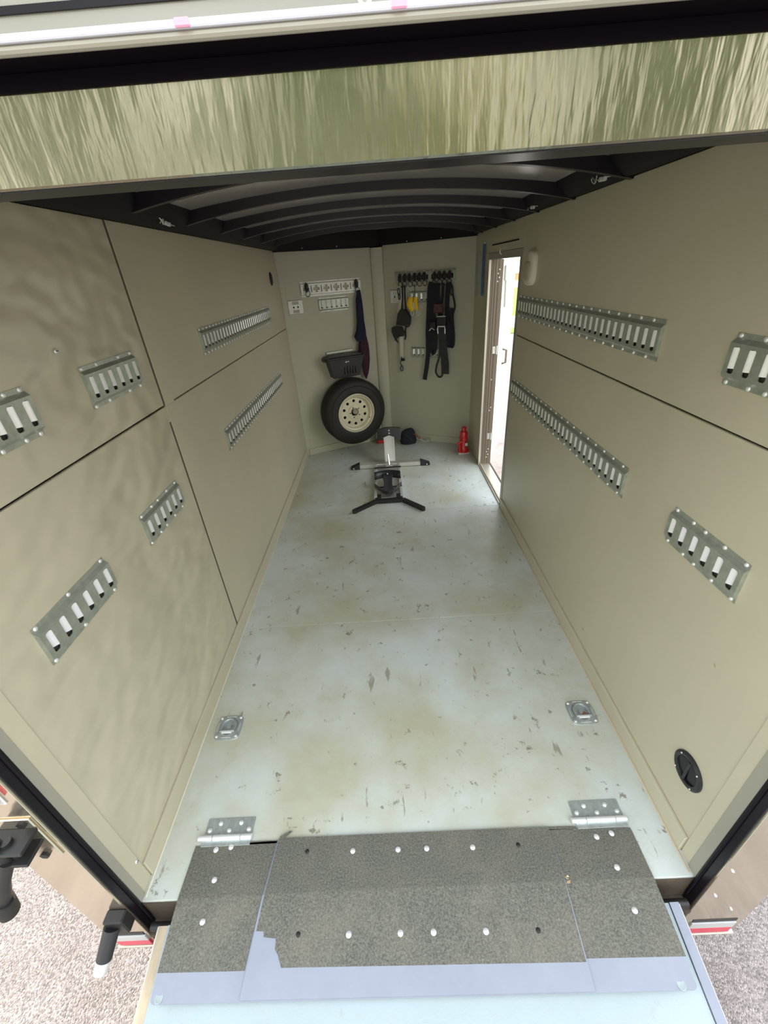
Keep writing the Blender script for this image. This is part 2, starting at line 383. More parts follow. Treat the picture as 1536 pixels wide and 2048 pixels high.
# right wall with the doorway
DY0, DY1, DZ0, DZ1 = 2.455, 3.25, 0.03, 1.755
wr = put('wall_right', MB().box((W+0.0125, -0.035, -0.25), (W+0.10, DY0-0.03, 2.05)).box((W+0.0125, DY1+0.03, -0.25), (W+0.10, 3.9, 2.05))
         .box((W+0.0125, DY0-0.03, DZ1+0.03), (W+0.10, DY1+0.03, 2.05)).box((W+0.0125, DY0-0.03, -0.25), (W+0.10, DY1+0.03, DZ0-0.02))
         .box((W+0.0125, -0.035, -0.25), (2.01, 0.02, 2.05)), 'black_frame', kind=ST)
panel(wr, W, W+0.012, 0.0, 2.405, 1.3145, 1.96)
panel(wr, W, W+0.012, 0.0, 2.405, 0.0, 1.3085)
panel(wr, W, W+0.012, 2.405, 3.83, DZ1+0.045, 1.96)
panel(wr, W, W+0.012, 3.30, 3.83, 0.0, DZ1+0.045)
put('edge_strip', MB().cbox((W-0.003, 0.002, 0.0), (W+0.001, 0.068, 1.95), 0.001), 'wall_paint', wr)
put('metal_strip', MB().cbox((W-0.005, -0.003, 0.0), (W+0.004, 0.030, 1.95), 0.001), 'trim_grey', wr)
# front V: two leaves and the post between them
LL = (AP-L0).length; LR = (R0-AP).length
a = put('wall_front', MB().box((-0.12, 0.0125, -0.1), (LL+0.02, 0.09, 2.08)), 'black_frame', kind=ST)
a.location = (L0.x, L0.y, 0); a.rotation_euler = (0, 0, AL)
put('plywood_panel', MB().cbox((-0.005, 0, 0), (LL-0.09, 0.012, 1.955), 0.0015), 'wall_paint_front', a)
put('edge_strip', MB().cbox((0.004, -0.003, 0.08), (0.055, 0.0, 1.94), 0.001), 'wall_paint_front', a)
b = put('wall_front', MB().box((-0.02, 0.0125, -0.1), (LR+0.12, 0.09, 2.08)), 'black_frame', kind=ST)
b.location = (AP.x, AP.y, 0); b.rotation_euler = (0, 0, AR)
put('plywood_panel', MB().cbox((0.0, 0, 0), (LR+0.004, 0.012, 1.975), 0.0015), 'wall_paint_front', b)
put('trim_1', MB().prism([(0.855, 4.185), (0.905, 4.168), (0.965, 4.185), (0.975, 4.24), (0.84, 4.24)], 0.0, 1.93, 'xy'), 'wall_paint_front', kind=ST)
# baseboards
bl = put('baseboard_left', MB().cbox((0.0, 0.07, 0.0), (0.010, 3.78, 0.085), 0.002), 'wall_paint', kind=ST)
put('caulk_bead', MB().tube([(0.012, 0.01, 0.001), (0.012, 1.2, 0.0015), (0.012, 3.76, 0.001)], 0.0028, 6), 'lamp_white', bl)
br = put('baseboard_right', MB().cbox((W-0.012, 0.07, 0.0), (W, 2.40, 0.080), 0.002), 'wall_paint', kind=ST)
put('caulk_bead', MB().tube([(W-0.014, 0.01, 0.001), (W-0.014, 1.2, 0.0015), (W-0.014, 2.40, 0.001)], 0.0035, 6), 'raw_wood', br)
put('baseboard_front', MB().cbox((0.03, -0.011, 0.0), (LL-0.09, 0.0, 0.075), 0.002), 'wall_paint_front', kind=ST).matrix_world = Matrix.Translation((L0.x, L0.y, 0)) @ Matrix.Rotation(AL, 4, 'Z')
put('baseboard_front', MB().cbox((0.06, -0.011, 0.0), (LR-0.01, 0.0, 0.075), 0.002), 'wall_paint_front', kind=ST).matrix_world = Matrix.Translation((AP.x, AP.y, 0)) @ Matrix.Rotation(AR, 4, 'Z')

# ceiling: arched sheet, bows, side rails
def zc(x): return 2.000+0.072*(1-((x-0.9)/0.93)**2)
mb = MB(); N = 24
xs = [-0.03+1.86*i/N for i in range(N+1)]
for y0, y1 in ((0.04, 4.30),):
    vs = [(x, y0, zc(x)) for x in xs]+[(x, y1, zc(x)) for x in xs]+[(x, y0, zc(x)+0.03) for x in xs]+[(x, y1, zc(x)+0.03) for x in xs]
    n = N+1; fs = []
    for i in range(N): fs += [(i, n+i, n+i+1, i+1), (2*n+i, 2*n+i+1, 3*n+i+1, 3*n+i), (i, i+1, 2*n+i+1, 2*n+i), (n+i, 3*n+i, 3*n+i+1, n+i+1)]
    mb.add(vs, fs)
ce = put('ceiling', mb, 'ceiling_sheet', kind=ST)
put('roof_skin', MB().box((-0.14, -0.04, 2.11), (2.01, 4.5, 2.13)).box((-0.14, -0.04, 2.04), (-0.02, 4.5, 2.13)).box((1.84, -0.04, 2.04), (2.01, 4.5, 2.13)), 'black_frame', ce)
for y in (0.33, 0.79, 1.25, 1.73, 2.20, 2.65, 3.12, 3.58):
    mb = MB(); n = 4
    for k in range(N):
        xa, xb = xs[k], xs[k+1]; vs = []
        for x in (xa, xb):
            z = zc(x)+0.002; d = 0.034+0.02*abs((x-0.9)/0.9)**3
            vs += [(x, y-0.02, z), (x, y-0.013, z-d), (x, y+0.013, z-d), (x, y+0.02, z)]
        mb.add(vs, [(0, 1, 5, 4), (1, 2, 6, 5), (2, 3, 7, 6)])
    put('roof_bow', mb, 'black_gloss', ce)
for (x0, x1, z0) in ((-0.012, 0.035, 1.946), (W-0.035, W+0.012, 1.961)):
    s_ = 1 if x0 < 0.5 else -1; xi = x1 if s_ > 0 else x0; xo = x0 if s_ > 0 else x1
    put('side_rail', MB().prism([(xo, z0), (xi, z0), (xi+s_*0.05, z0+0.035), (xi+s_*0.075, 2.03), (xo, 2.05)], 0.04, 3.86, 'xz'), 'black_frame', ce)
for (O, A_, Ln, z0) in ((L0, AL, LL, 1.935), (AP, AR, LR, 1.945)):
    o = put('front_rail', MB().prism([(0.012, z0), (-0.03, z0), (-0.05, z0+0.03), (-0.05, 2.10), (0.012, 2.10)], -0.03, Ln+0.03, 'yz'), 'black_frame', ce)
    # prism in 'yz' gives (extrusion, a, b)
    o.location = (O.x, O.y, 0); o.rotation_euler = (0, 0, A_)
for x in (0.25, 0.55, 1.2, 1.5):
    put('rail_screw', MB().sphere((x, 3.80+(x if x < 0.93 else 1.84-x)*0.47-0.062, 1.955), 0.005), 'silver', ce)

# rear header
hd = put('trim_2', MB().cbox((-0.10, 0.0, 1.833), (1.97, 0.045, 2.06), 0.002), 'polished_header', kind=ST)
put('underside_strip', MB().box((0.0, 0.003, 1.8315), (W, 0.044, 1.8335)), 'black_gloss', hd)
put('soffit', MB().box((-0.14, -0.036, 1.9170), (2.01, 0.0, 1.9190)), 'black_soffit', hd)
put('soffit_reflection', MB().cbox((-0.14, -0.004, 1.9045), (2.01, 0.0, 1.9175), 0.001), 'black_soffit', hd)  # added black band, painting the soffit mirrored in the header face
put('lip', MB().tube([(-0.14, -0.0365, 1.9195), (0.9, -0.0365, 1.9195), (2.01, -0.0365, 1.9195)], 0.0038, 10), 'trim_grey', hd)
put('sky_reflection_strip', MB().cbox((-0.14, -0.043, 1.9228), (2.01, -0.030, 1.9280), 0.001), 'reflected_sky_white', hd)  # white colour stands for bright sky mirrored in the rounded lip
put('fascia', MB().box((-0.14, -0.039, 1.9283), (2.01, -0.025, 1.9395)).box((-0.14, -0.039, 1.9435), (2.01, -0.025, 1.99)), 'grey_panel', hd)
put('rubber_seal', MB().box((-0.14, -0.041, 1.9390), (2.01, -0.025, 1.9438)), 'black_gloss', hd)
put('top_cover', MB().box((-0.14, -0.036, 1.99), (2.01, 0.0, 2.06)), 'black_frame', hd)
for x in (0.755, 0.936, 1.116): put('pink_reflection', MB().cbox((x-0.0065, -0.0445, 1.9225), (x+0.0065, -0.041, 1.9284), 0.001), 'reflection_pink', hd, label='small painted pink reflection on the white strip')  # pink pieces stand for red lights mirrored in the strip
put('rivet', MB().lathe([(0.0065, 0), (0.006, -0.001), (0.003, -0.0015), (0.0028, -0.004), (0.0001, -0.005)], (0.908, -0.039, 1.9320), 'y', 16), 'silver', hd)
# rear posts
def post(side):
    x0, x1 = ((-0.14, 0.0) if side < 0 else (W, 2.01))
    xi = -0.012 if side < 0 else W+0.012
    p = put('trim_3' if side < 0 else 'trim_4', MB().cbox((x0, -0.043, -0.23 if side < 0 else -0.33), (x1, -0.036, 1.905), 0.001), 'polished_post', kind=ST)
    s = 1 if side < 0 else -1
    e = x1 if side < 0 else x0
    put('black_return', MB().cbox((min(e+s*0.004, e-s*0.02), -0.037, -0.16), (max(e+s*0.004, e-s*0.02), -0.002, 1.905), 0.001), 'black_gloss', p)
    put('seal', MB().tube([(e+s*0.006, -0.012, -0.1), (e+s*0.006, -0.012, 0.9), (e+s*0.006, -0.012, 1.9)], 0.004, 8), 'black_frame', p)
    # reflective tape in the slot at the foot of the post, ledge below
    z = -0.123 if side < 0 else -0.238
    t0, t1 = (-0.125, -0.012) if side < 0 else (1.835, 1.985)
    hgt = 0.040 if side < 0 else 0.044
    put('slot', MB().cbox((t0, -0.0445, z-0.012), (t1, -0.042, z+0.010), 0.001), 'black_metal', p)
    put('tape', MB().cbox((t0, -0.048, z-0.012-hgt), (t1, -0.042, z-0.012), 0.001), 'tape_white', p, label='silver upper half of the reflective tape')
    put('tape', MB().cbox((t0, -0.048, z-0.012-2*hgt), (t1, -0.042, z-0.0122-hgt), 0.001), 'tape_red', p, label='red lower half of the reflective tape')
    put('ledge', MB().cbox((x0, -0.050, z-0.034-2*hgt), (x1+(0.02 if side < 0 else 0), -0.036, z-0.022-2*hgt), 0.003), 'alu_trim', p)
    return p
pl = post(-1); pr = post(1)
# hollow between floor edge and ramp
put('trim_5', MB().box((0.0, -0.045, -0.16), (W, 0.0, -0.14)).box((0.0, -0.004, -0.16), (W, 0.0, -0.013)), 'dark_wood', kind=ST)
ramp = put('trim_6', MB().prism([(-0.05, -0.040), (-1.9, -0.44), (-1.9, -0.46), (-0.05, -0.085)], 0.10, 1.695, 'yz'), 'ramp_paint', kind=ST)
ramp.name = 'ramp_door'; ramp['kind'] = ST
put('ramp_edge', MB().prism([(-0.05, -0.045), (-1.9, -0.446), (-1.9, -0.47), (-0.05, -0.095)], 0.068, 0.099, 'yz'), 'raw_wood', ramp)
put('ramp_edge', MB().prism([(-0.05, -0.035), (-1.9, -0.436), (-1.9, -0.47), (-0.05, -0.095)], 1.697, 1.725, 'yz'), 'smooth_plate', ramp)
for x in (0.066, 1.73):
    put('ramp_edge', MB().prism([(-0.05, -0.050), (-1.9, -0.451), (-1.9, -0.47), (-0.05, -0.098)], x-0.003, x+0.003, 'yz'), 'alu_trim', ramp)
put('hinge_bar', MB().cyl((0.03, -0.042, -0.075), (W-0.03, -0.042, -0.075), 0.012, n=12), 'black_metal', ramp)

# doorway
dr = put('door_1', MB().cbox((W-0.004, DY0-0.05, 0.0), (W+0.05, DY0, DZ1+0.045), 0.002).cbox((W-0.004, DY0, DZ1), (W+0.05, DY1+0.05, DZ1+0.045), 0.002), 'trim_grey', kind=ST)
put('jamb', MB().cbox((W-0.010, DY1, 0.0), (W+0.012, DY1+0.012, DZ1), 0.002), 'alu_trim', dr, label='bright edge of the far door jamb')
put('jamb', MB().cbox((W+0.012, DY1-0.003, 0.0), (W+0.108, DY1+0.04, DZ1), 0.002), 'door_brown', dr, label='dark brown hinge side jamb')
for z, k in ((0.085, 4), (0.30, 0), (0.55, 2), (0.83, 1), (1.06, 2), (1.60, 4)):
    for j in range(k): put('screw', MB().sphere((W+0.065+0.012*(j % 2), DY1-0.005, z+0.028*j), 0.006, 8, 6, (1, .5, 1)), 'zinc_bright', dr)
for z in (0.30, 1.08):
    put('hinge', MB().cyl((W+0.093, DY1-0.010, z-0.035), (W+0.093, DY1-0.010, z+0.035), 0.007).box((W+0.06, DY1-0.006, z-0.03), (W+0.093, DY1-0.002, z+0.03)), 'silver', dr)
put('sill', MB().cbox((W-0.008, DY0, 0.0), (W+0.10, DY1, 0.012), 0.003), 'alu_trim', dr)
put('sill_edge', MB().cbox((W+0.004, DY0, 0.012), (W+0.016, DY1, 0.022), 0.002), 'raw_wood', dr)
HX, HY = W+0.10, DY1-0.002; LA = math.atan2(4.03-HY, 2.235-HX)
leaf = put('door_leaf', MB().cbox((0.006, 0.0, 0.05), (0.78, 0.03, DZ1-0.01), 0.004), 'white_door', dr)
leaf.location = (HX, HY, 0); leaf.rotation_euler = (0, 0, LA)
put('stop_strip', MB().cbox((0.73, -0.006, 0.06), (0.765, 0.0, DZ1-0.02), 0.002), 'white_door', leaf)
put('latch_rod', MB().cyl((0.17, -0.012, 1.40), (0.12, -0.012, 1.66), 0.008).cbox((0.10, -0.018, 1.60), (0.15, 0.0, 1.71), .004), 'galvanized', leaf)
put('door_handle', MB().tube([(0.34, 0.0, 0.90), (0.34, -0.035, 0.91), (0.34, -0.035, 1.02), (0.34, 0.0, 1.03)], 0.011), 'door_brown', leaf)
put('edge_channel', MB().cbox((0.780, -0.006, 0.05), (0.792, 0.034, DZ1-0.012), 0.002), 'trim_grey', leaf)
for q in (0.025, 0.045, 0.070): put('jamb_groove', MB().box((W+q, DY1-0.0045, 0.02), (W+q+0.004, DY1-0.0028, DZ1)), 'dark_wood', dr)
put('trim_7', MB().box((W-0.004, 2.52, 1.845), (W+0.001, 3.2, 1.853)), 'black_frame', kind=ST)

# ------------------------------------------------------------------ E-track rails
def octo(x0, x1, z0, z1, c):
    return [(x0+c, z0), (x1-c, z0), (x1, z0+c), (x1, z1-c), (x1-c, z1), (x0+c, z1), (x0, z1-c), (x0, z0+c)]
def rail_mesh(n, pitch=0.0508, H=0.125, sw=0.021, sh=0.064):
    L = n*pitch; mb = MB(); h = H/2; y1 = -0.013; F = h*0.64
    for k in range(n):
        x0 = k*pitch; x1 = x0+pitch; cx = (x0+x1)/2
        mb.holeplate(octo(x0, x1, -F, F, 0.006)[0:8], octo(cx-sw/2, cx+sw/2, -sh/2, sh/2, 0.004), y1, 0.003)
        for (cx_, cz_, a_, b_) in ((x0, -F, 1, 1), (x1, -F, -1, 1), (x1, F, -1, -1), (x0, F, 1, -1)):
            mb.add([(cx_, y1, cz_), (cx_+a_*0.006, y1, cz_), (cx_, y1, cz_+b_*0.006)], [(0, 1, 2)])
    for s in (1, -1):
        pr_ = [(F, y1), (F+0.010, -0.002), (h, -0.002), (h, 0.0)]
        vs = []
        for x in (0, L): vs += [(x, yy, s*zz) for zz, yy in pr_]
        mb.add(vs, [(i, i+1, 5+i, 4+i) for i in range(3)])
        # end lips
    for x in (0, L):
        mb.add([(x, y1, -F), (x, y1, F), (x, 0, F), (x, 0, -F)], [(0, 1, 2, 3)])
        for s in (1, -1): mb.add([(x, y1, s*F), (x, -0.002, s*(F+0.010)), (x, 0, s*F)], [(0, 1, 2)])
    return mb.mesh('rail', 'galvanized', 25)
_c = {}
def lip_mesh(sgn, sw=0.021, sh=0.064):
    k = ('lip', sgn)
    if k not in _c:
        mb = MB(); vs = []
        prof = [(0.5, -0.013), (0.34, -0.0115), (0.12, -0.0075), (-0.10, -0.0035), (-0.22, -0.0025)]
        for z in (-sh/2+0.011, sh/2-0.002): vs += [(sgn*a*sw, y, z) for a, y in prof]
        m_ = len(prof); mb.add(vs, [(i, i+1, m_+i+1, m_+i) for i in range(m_-1)])
        _c[k] = mb.mesh('slot_lip', 'zinc_bright', 60)
    return _c[k]
def screw_mesh():
    if 'screw' not in _c:
        _c['screw'] = MB().lathe([(0.0065, 0), (0.0055, -0.003), (0.003, -0.0042), (0.0001, -0.0044)], n=10, axis='y').mesh('screw', 'zinc_bright', 50)
    return _c['screw']
RAILS = {}
def etrack(n, frame, x, z, label, far, tilt=0.0, screws=None, m=None, name='tie_down_rail', group=None):
    (px, py), rz = frame
    t = thing(name, label, 'tie-down rail', (px, py, z), rz, group)
    t.rotation_euler = (0, tilt, rz) if tilt else (0, 0, rz)
    if n not in RAILS: RAILS[n] = rail_mesh(n)
    b_ = put('rail', RAILS[n], None, t); b_.location = (x, 0, 0)
    if ('back', n) not in RAILS: RAILS[('back', n)] = MB().box((0.004, -0.0022, -0.038), (n*0.0508-0.004, -0.0008, 0.038)).mesh('recess_shade', 'recess_shade_dark')  # dark sheet painting the shade inside the slots
    put('recess_shade', RAILS[('back', n)], None, t).location = (x, 0, 0)
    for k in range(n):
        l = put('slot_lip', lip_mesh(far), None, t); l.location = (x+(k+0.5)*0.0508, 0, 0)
    sc_ = screws or range(0, 2*n, 1)
    for j in sc_:
        for s in (1, -1):
            q = put('screw', screw_mesh(), None, t); q.location = (x+(j+0.5)*0.0254, -0.002, s*0.0565)
    return t
etrack(30, WL(1.695), 0, 1.484, 'long galvanized tie-down rail high on the left wall, above the seam', 1, screws=range(0, 60, 2))
etrack(30, WL(1.690), 0, 0.966, 'long galvanized tie-down rail low on the left wall, below the seam', 1, screws=range(1, 60, 2))
etrack(30, WR(2.385), 0, 1.484, 'long galvanized tie-down rail high on the right wall, above the seam', -1, screws=range(0, 60, 3))
etrack(30, WR(2.385), 0, 0.975, 'long galvanized tie-down rail low on the right wall, below the seam', -1, screws=range(1, 60, 3))
etrack(6, WL(0.742), 0, 1.483, 'short six slot rail high on left wall beside the vertical seam', 1, screws=(0, 3, 8, 11))
etrack(6, WL(0.213), 0, 1.483, 'short rail cut by the left edge of the photo, on wavy panel', 1, screws=(2, 6, 9, 11))
etrack(6, WL(0.737), 0, 0.970, 'short six slot rail low on left wall beside the vertical seam', 1, screws=(0, 3, 5, 8, 11))
etrack(6, WL(0.197), 0, 0.968, 'short six slot rail low on left wall, nearest the rear opening', 1, screws=(0, 5, 11))
etrack(6, WR(0.562), 0, 1.484, 'short rail cut by the right edge of the photo', -1, screws=(0, 3, 5, 8, 11))
etrack(6, WR(0.577), 0, 0.973, 'short six slot rail low on right wall, nearest the rear opening', -1, screws=(0, 3, 5, 8, 11))
etrack(6, FL(0.356), 0, 1.485, 'short six slot rail on the front wall under the cross slotted rail', 1, screws=(0, 5, 11))
etrack(6, FR(0.318), 0, 1.490, 'short rail on right front wall half hidden behind the black straps, above its twin', -1, screws=(0, 5, 11))
etrack(6, FR(0.326), 0, 0.972, 'short rail on right front wall at the foot of the hanging black straps', -1, screws=(0, 5, 11))

# cross-slotted rail
t = thing('cross_slot_rail', 'galvanized rail with cross shaped slots on the left front wall', 'rail', (*FL(0.198)[0], 1.628), AL)
mb = MB(); Lx = 0.61; hh = 0.044; y1 = -0.014
def cross(cx, r=0.030, a=0.012):
    return [(cx-a, -r), (cx+a, -r), (cx+a, -a), (cx+r, -a), (cx+r, a), (cx+a, a), (cx+a, r), (cx-a, r), (cx-a, a), (cx-r, a), (cx-r, -a), (cx-a, -a)]
def ring12(x0, x1, h):
    cx = (x0+x1)/2
    return [(cx-.012, -h), (cx+.012, -h), (x1, -h), (x1, -.012), (x1, .012), (x1, h), (cx+.012, h), (cx-.012, h), (x0, h), (x0, .012), (x0, -.012), (x0, -h)]
def rot(l, k): return l[k:]+l[:k]
cells = []
x = 0.0; first = 0.051
for k in range(6):
    cx = first+0.1*k
    x0, x1 = cx-0.034, cx+0.034
    mb.holeplate(ring12(x0, x1, hh), cross(cx), y1, 0.010)
    # narrow slot cell to the next cross
    if k < 5:
        u0, u1 = x1, cx+0.066; c2 = (u0+u1)/2
        o8 = [(u0+.004, -hh), (u1-.004, -hh), (u1, -hh+.004), (u1, hh-.004), (u1-.004, hh), (u0+.004, hh), (u0, hh-.004), (u0, -hh+.004)]
        mb.holeplate(o8, octo(c2-.006, c2+.006, -.028, .028, .003), y1, 0.010)
        for (cx_, cz_, a_, b_) in ((u0, -hh, 1, 1), (u1, -hh, -1, 1), (u1, hh, -1, -1), (u0, hh, 1, -1)):
            mb.add([(cx_, y1, cz_), (cx_+a_*.004, y1, cz_), (cx_, y1, cz_+b_*.004)], [(0, 1, 2)])
mb.add([(0, y1, -hh), (first-.034, y1, -hh), (first-.034, y1, hh), (0, y1, hh)], [(0, 1, 2, 3)])
mb.add([(first+.534, y1, -hh), (Lx, y1, -hh), (Lx, y1, hh), (first+.534, y1, hh)], [(0, 1, 2, 3)])
for s in (1, -1):
    vs = []
    for xx in (0, Lx): vs += [(xx, y1, s*hh), (xx, -0.002, s*(hh+.006)), (xx, -0.002, s*0.063), (xx, 0, s*0.063)]
    mb.add(vs, [(i, i+1, 5+i, 4+i) for i in range(3)])
for xx in (0, Lx): mb.add([(xx, y1, -hh), (xx, y1, hh), (xx, 0, hh), (xx, 0, -hh)], [(0, 1, 2, 3)])
put('rail', mb, 'galvanized_light', t)
put('backing', MB().box((0.002, -0.003, -0.043), (Lx-0.002, -0.001, 0.043)), 'wall_paint_front', t)

# bracket plates
def bracket(frame, x, z, w_, h_, label, holes):
    (px, py), rz = frame; t = thing('anchor_plate', label, 'anchor plate', (px, py, z), rz)
    mb = MB().cbox((x, -0.012, -h_/2), (x+w_, 0, h_/2), 0.006); put('plate', mb, 'galvanized_light', t)
    for (a, b_, ww, hh_, m) in holes:
        put('slot', MB().cbox((x+a-ww/2, -0.0135, b_-hh_/2), (x+a+ww/2, -0.0115, b_+hh_/2), 0.001), m, t)
bracket(FL(0.050), 0, 1.487, 0.148, 0.120, 'small square cream anchor plate with two slots, beside the cross slotted rail',
        [(0.074, 0.036, 0.062, 0.026, 'trim_grey'), (0.074, -0.036, 0.062, 0.026, 'trim_grey'), (0.055, 0, 0.014, 0.014, 'black_frame'), (0.095, 0, 0.014, 0.014, 'black_frame')])
bracket(FR(0.100), 0, 1.498, 0.120, 0.125, 'small square anchor plate behind the white strap on right front wall',
        [(0.025, 0, 0.014, 0.080, 'zinc_bright'), (0.085, 0, 0.014, 0.080, 'zinc_bright'), (0.055, 0, 0.010, 0.02, 'black_frame')])

# top strip rail with hooks
t = thing('hook_rail', 'slim galvanized rail carrying ten black snap hooks', 'rail', (*FR(0.168)[0], 1.655), AR)
put('rail', MB().cbox((0, -0.005, -0.042), (0.617, 0, 0.044), 0.001).cbox((0, -0.030, 0.044), (0.617, 0, 0.049), 0.001), 'galvanized', t)
for k in range(7): put('screw', screw_mesh(), None, t).location = (0.03+0.093*k, -0.018, 0.054)
for k in range(12): put('slot', MB().box((0.035+0.05*k-0.008, -0.0062, -0.02), (0.035+0.05*k+0.008, -0.0048, 0.02)), 'black_frame', t)
def hook_parts(t):
    put('hook_body', MB().cbox((-0.010, -0.020, -0.030), (0.010, 0.0, 0.030), 0.005).cyl((0, -0.01, 0.028), (0, -0.01, 0.046), 0.006), 'black_metal', t)
    put('gate', MB().tube([(0.016*math.sin(a_), -0.016, 0.005+0.034*math.cos(a_)) for a_ in [2*math.pi*i/14 for i in range(14)]], 0.0042, 8, True), 'black_metal', t)
    put('ring', MB().tube([(0.022*math.sin(a_)+0.004, -0.020-0.006*math.cos(a_), -0.050+0.024*math.cos(a_)) for a_ in [2*math.pi*i/14 for i in range(14)]], 0.0034, 8, True), 'black_metal', t)
hs = [0.223, 0.275, 0.325, 0.377, 0.428, 0.479, 0.578, 0.629, 0.678, 0.729]
ordn = ['leftmost', 'second', 'third', 'fourth', 'fifth', 'sixth', 'seventh', 'eighth', 'ninth', 'rightmost']
hk = None
for i, s in enumerate(hs):
    p, a_ = FR(s, 0.006)
    lab = ('%s of the ten black snap hooks along the hook rail' % ordn[i]) if i in (0, 9) else '%s black snap hook from the left along the hook rail' % ordn[i]
    if hk is None: hk = thing('snap_hook', lab, 'hook', (*p, 1.655), a_, 'snap hooks on the hook rail'); hook_parts(hk)
    else:
        c = copytree(hk); c.location = (*p, 1.655+0.002*math.sin(i*3)); c['label'] = lab; c.rotation_euler = (0, 0.08*math.sin(i*2.3), a_)
# single hook on the cross rail
p, a_ = FL(0.249, 0.014); c = copytree(hk); c.location = (*p, 1.640); c.rotation_euler = (0, 0, a_)
c['label'] = 'single black snap hook in the left end of the cross slotted rail'; c['group'] = 'snap hooks on the cross rail'
p, a_ = FL(0.757, 0.014); c = copytree(hk); c.location = (*p, 1.636); c.rotation_euler = (0, 0, a_)
c['label'] = 'black snap hook at the right end of the cross rail, holding the dark cloth'; c['group'] = 'snap hooks on the cross rail'

# ------------------------------------------------------------------ straps on the right front wall (local x = s, -y = off)
def smooth(pts, k=4):
    P = [Vector(p) for p in pts]; out = []
    for i in range(len(P)-1):
        p0 = P[max(i-1, 0)]; p1 = P[i]; p2 = P[i+1]; p3 = P[min(i+2, len(P)-1)]
        for j in range(k):
            t_ = j/k; out.append(0.5*((2*p1)+(-p0+p2)*t_+(2*p0-5*p1+4*p2-p3)*t_*t_+(-p0+3*p1-3*p2+p3)*t_**3))
    out.append(P[-1]); return out
def wallthing(name, label, cat, group=None, fr='R'):
    O, A_ = (AP, AR) if fr == 'R' else (L0, AL)
    return thing(name, label, cat, (O.x, O.y, 0), A_, group)
def web(t, pts, w_, m='webbing', th=0.003, nm='webbing', lab=None):
    return put(nm, MB().ribbon(smooth(pts), w_, (1, 0, 0), th), m, t, 60, label=lab)
t = wallthing('tie_down_strap', 'white tie-down strap with black ratchets ending in a steel hook', 'strap', 'straps on the hook rail')
web(t, [(0.215, -.03, 1.59), (0.221, -.035, 1.534), (0.232, -.035, 1.485), (0.217, -.035, 1.412), (0.198, -.035, 1.36), (0.193, -.035, 1.28)], 0.030, 'webbing_white')
web(t, [(0.224, -.04, 1.16), (0.220, -.035, 1.10), (0.218, -.032, 1.02), (0.212, -.03, 0.92)], 0.040, 'webbing_white')
put('chain_link', MB().tube([(0.217+0.012*math.sin(a_), -.045, 1.545+0.030*math.cos(a_)) for a_ in [i*math.pi/6 for i in range(12)]], 0.005, 6, True)
    .tube([(0.222+0.010*math.sin(a_), -.05, 1.50+0.026*math.cos(a_)) for a_ in [i*math.pi/6 for i in range(12)]], 0.005, 6, True), 'black_metal', t)
bk = put('ratchet', MB().prism([(0.185, 1.245), (0.205, 1.345), (0.235, 1.385), (0.285, 1.385), (0.335, 1.31), (0.325, 1.25), (0.29, 1.232), (0.235, 1.24)], -0.075, -0.02), 'black_plastic', t)
put('handle', MB().tube(smooth([(0.32, -.06, 1.36), (0.345, -.07, 1.29), (0.325, -.07, 1.235), (0.29, -.06, 1.225)]), 0.008), 'black_metal', bk)
bk = put('ratchet', MB().prism([(0.128, 1.215), (0.150, 1.230), (0.225, 1.225), (0.262, 1.17), (0.250, 1.135), (0.20, 1.13), (0.175, 1.11), (0.150, 1.13), (0.126, 1.18)], -0.07, -0.02), 'black_plastic', t)
put('handle', MB().tube([(0.135, -.05, 1.16), (0.165, -.05, 1.10), (0.188, -.05, 1.072)], [0.010, 0.012, 0.006]), 'black_metal', bk)
put('hook', MB().tube(smooth([(0.212, -.03, 0.93), (0.205, -.03, 0.89), (0.196, -.03, 0.865), (0.208, -.03, 0.835), (0.196, -.03, 0.81), (0.203, -.03, 0.782), (0.222, -.03, 0.79), (0.222, -.03, 0.82), (0.203, -.03, 0.845)]), 0.005, 8)
    .cbox((0.205, -.04, 0.885), (0.248, -.025, 0.912), 0.004), 'black_metal', t)
t = wallthing('strap_loop', 'thin black strap loop hanging beside the white strap', 'strap', 'straps on the hook rail')
web(t, [(0.256, -.035, 1.60), (0.252, -.04, 1.484), (0.245, -.045, 1.39), (0.25, -.045, 1.36)], 0.013)
web(t, [(0.278, -.035, 1.60), (0.279, -.04, 1.483), (0.287, -.045, 1.385), (0.28, -.045, 1.35)], 0.013)
web(t, [(0.29, -.05, 1.25), (0.275, -.045, 1.19), (0.272, -.04, 1.13), (0.262, -.04, 1.10)], 0.016)
t = wallthing('yellow_gloves', 'crumpled yellow pouch with white hooks hanging on the right front wall', 'pouch')
mb = MB(); rnd = random.Random(4)
def lump(mb, secs, n=14, wob=0.12, seed=1):
    # cloth-like vertical loft: sections (cx, cy, z, rx, ry)
    rn = random.Random(seed); ph = [rn.uniform(0, 6.28) for _ in range(4)]; vs = []; m_ = len(secs)
    for k, (cx_, cy_, z_, rx, ry) in enumerate(secs):
        for i in range(n):
            a_ = 2*math.pi*i/n; f = 1+wob*math.sin(3*a_+ph[0]+k*.7)+wob*.7*math.sin(5*a_+ph[1]-k*.5)
            vs.append((cx_+rx*f*math.cos(a_), cy_+ry*f*math.sin(a_), z_))
    fs = [(k*n+i, k*n+(i+1) % n, (k+1)*n+(i+1) % n, (k+1)*n+i) for k in range(m_-1) for i in range(n)]
    fs += [tuple(range(n)), tuple(range((m_-1)*n, m_*n))[::-1]]; return mb.add(vs, fs)
put('cloth', lump(MB(), [(0.338, -.03, 1.492, .018, .010), (0.332, -.032, 1.465, .026, .014), (0.325, -.035, 1.43, .026, .016), (0.338, -.035, 1.395, .026, .014), (0.345, -.033, 1.365, .018, .010)], seed=3), 'yellow_cloth', t, 60)
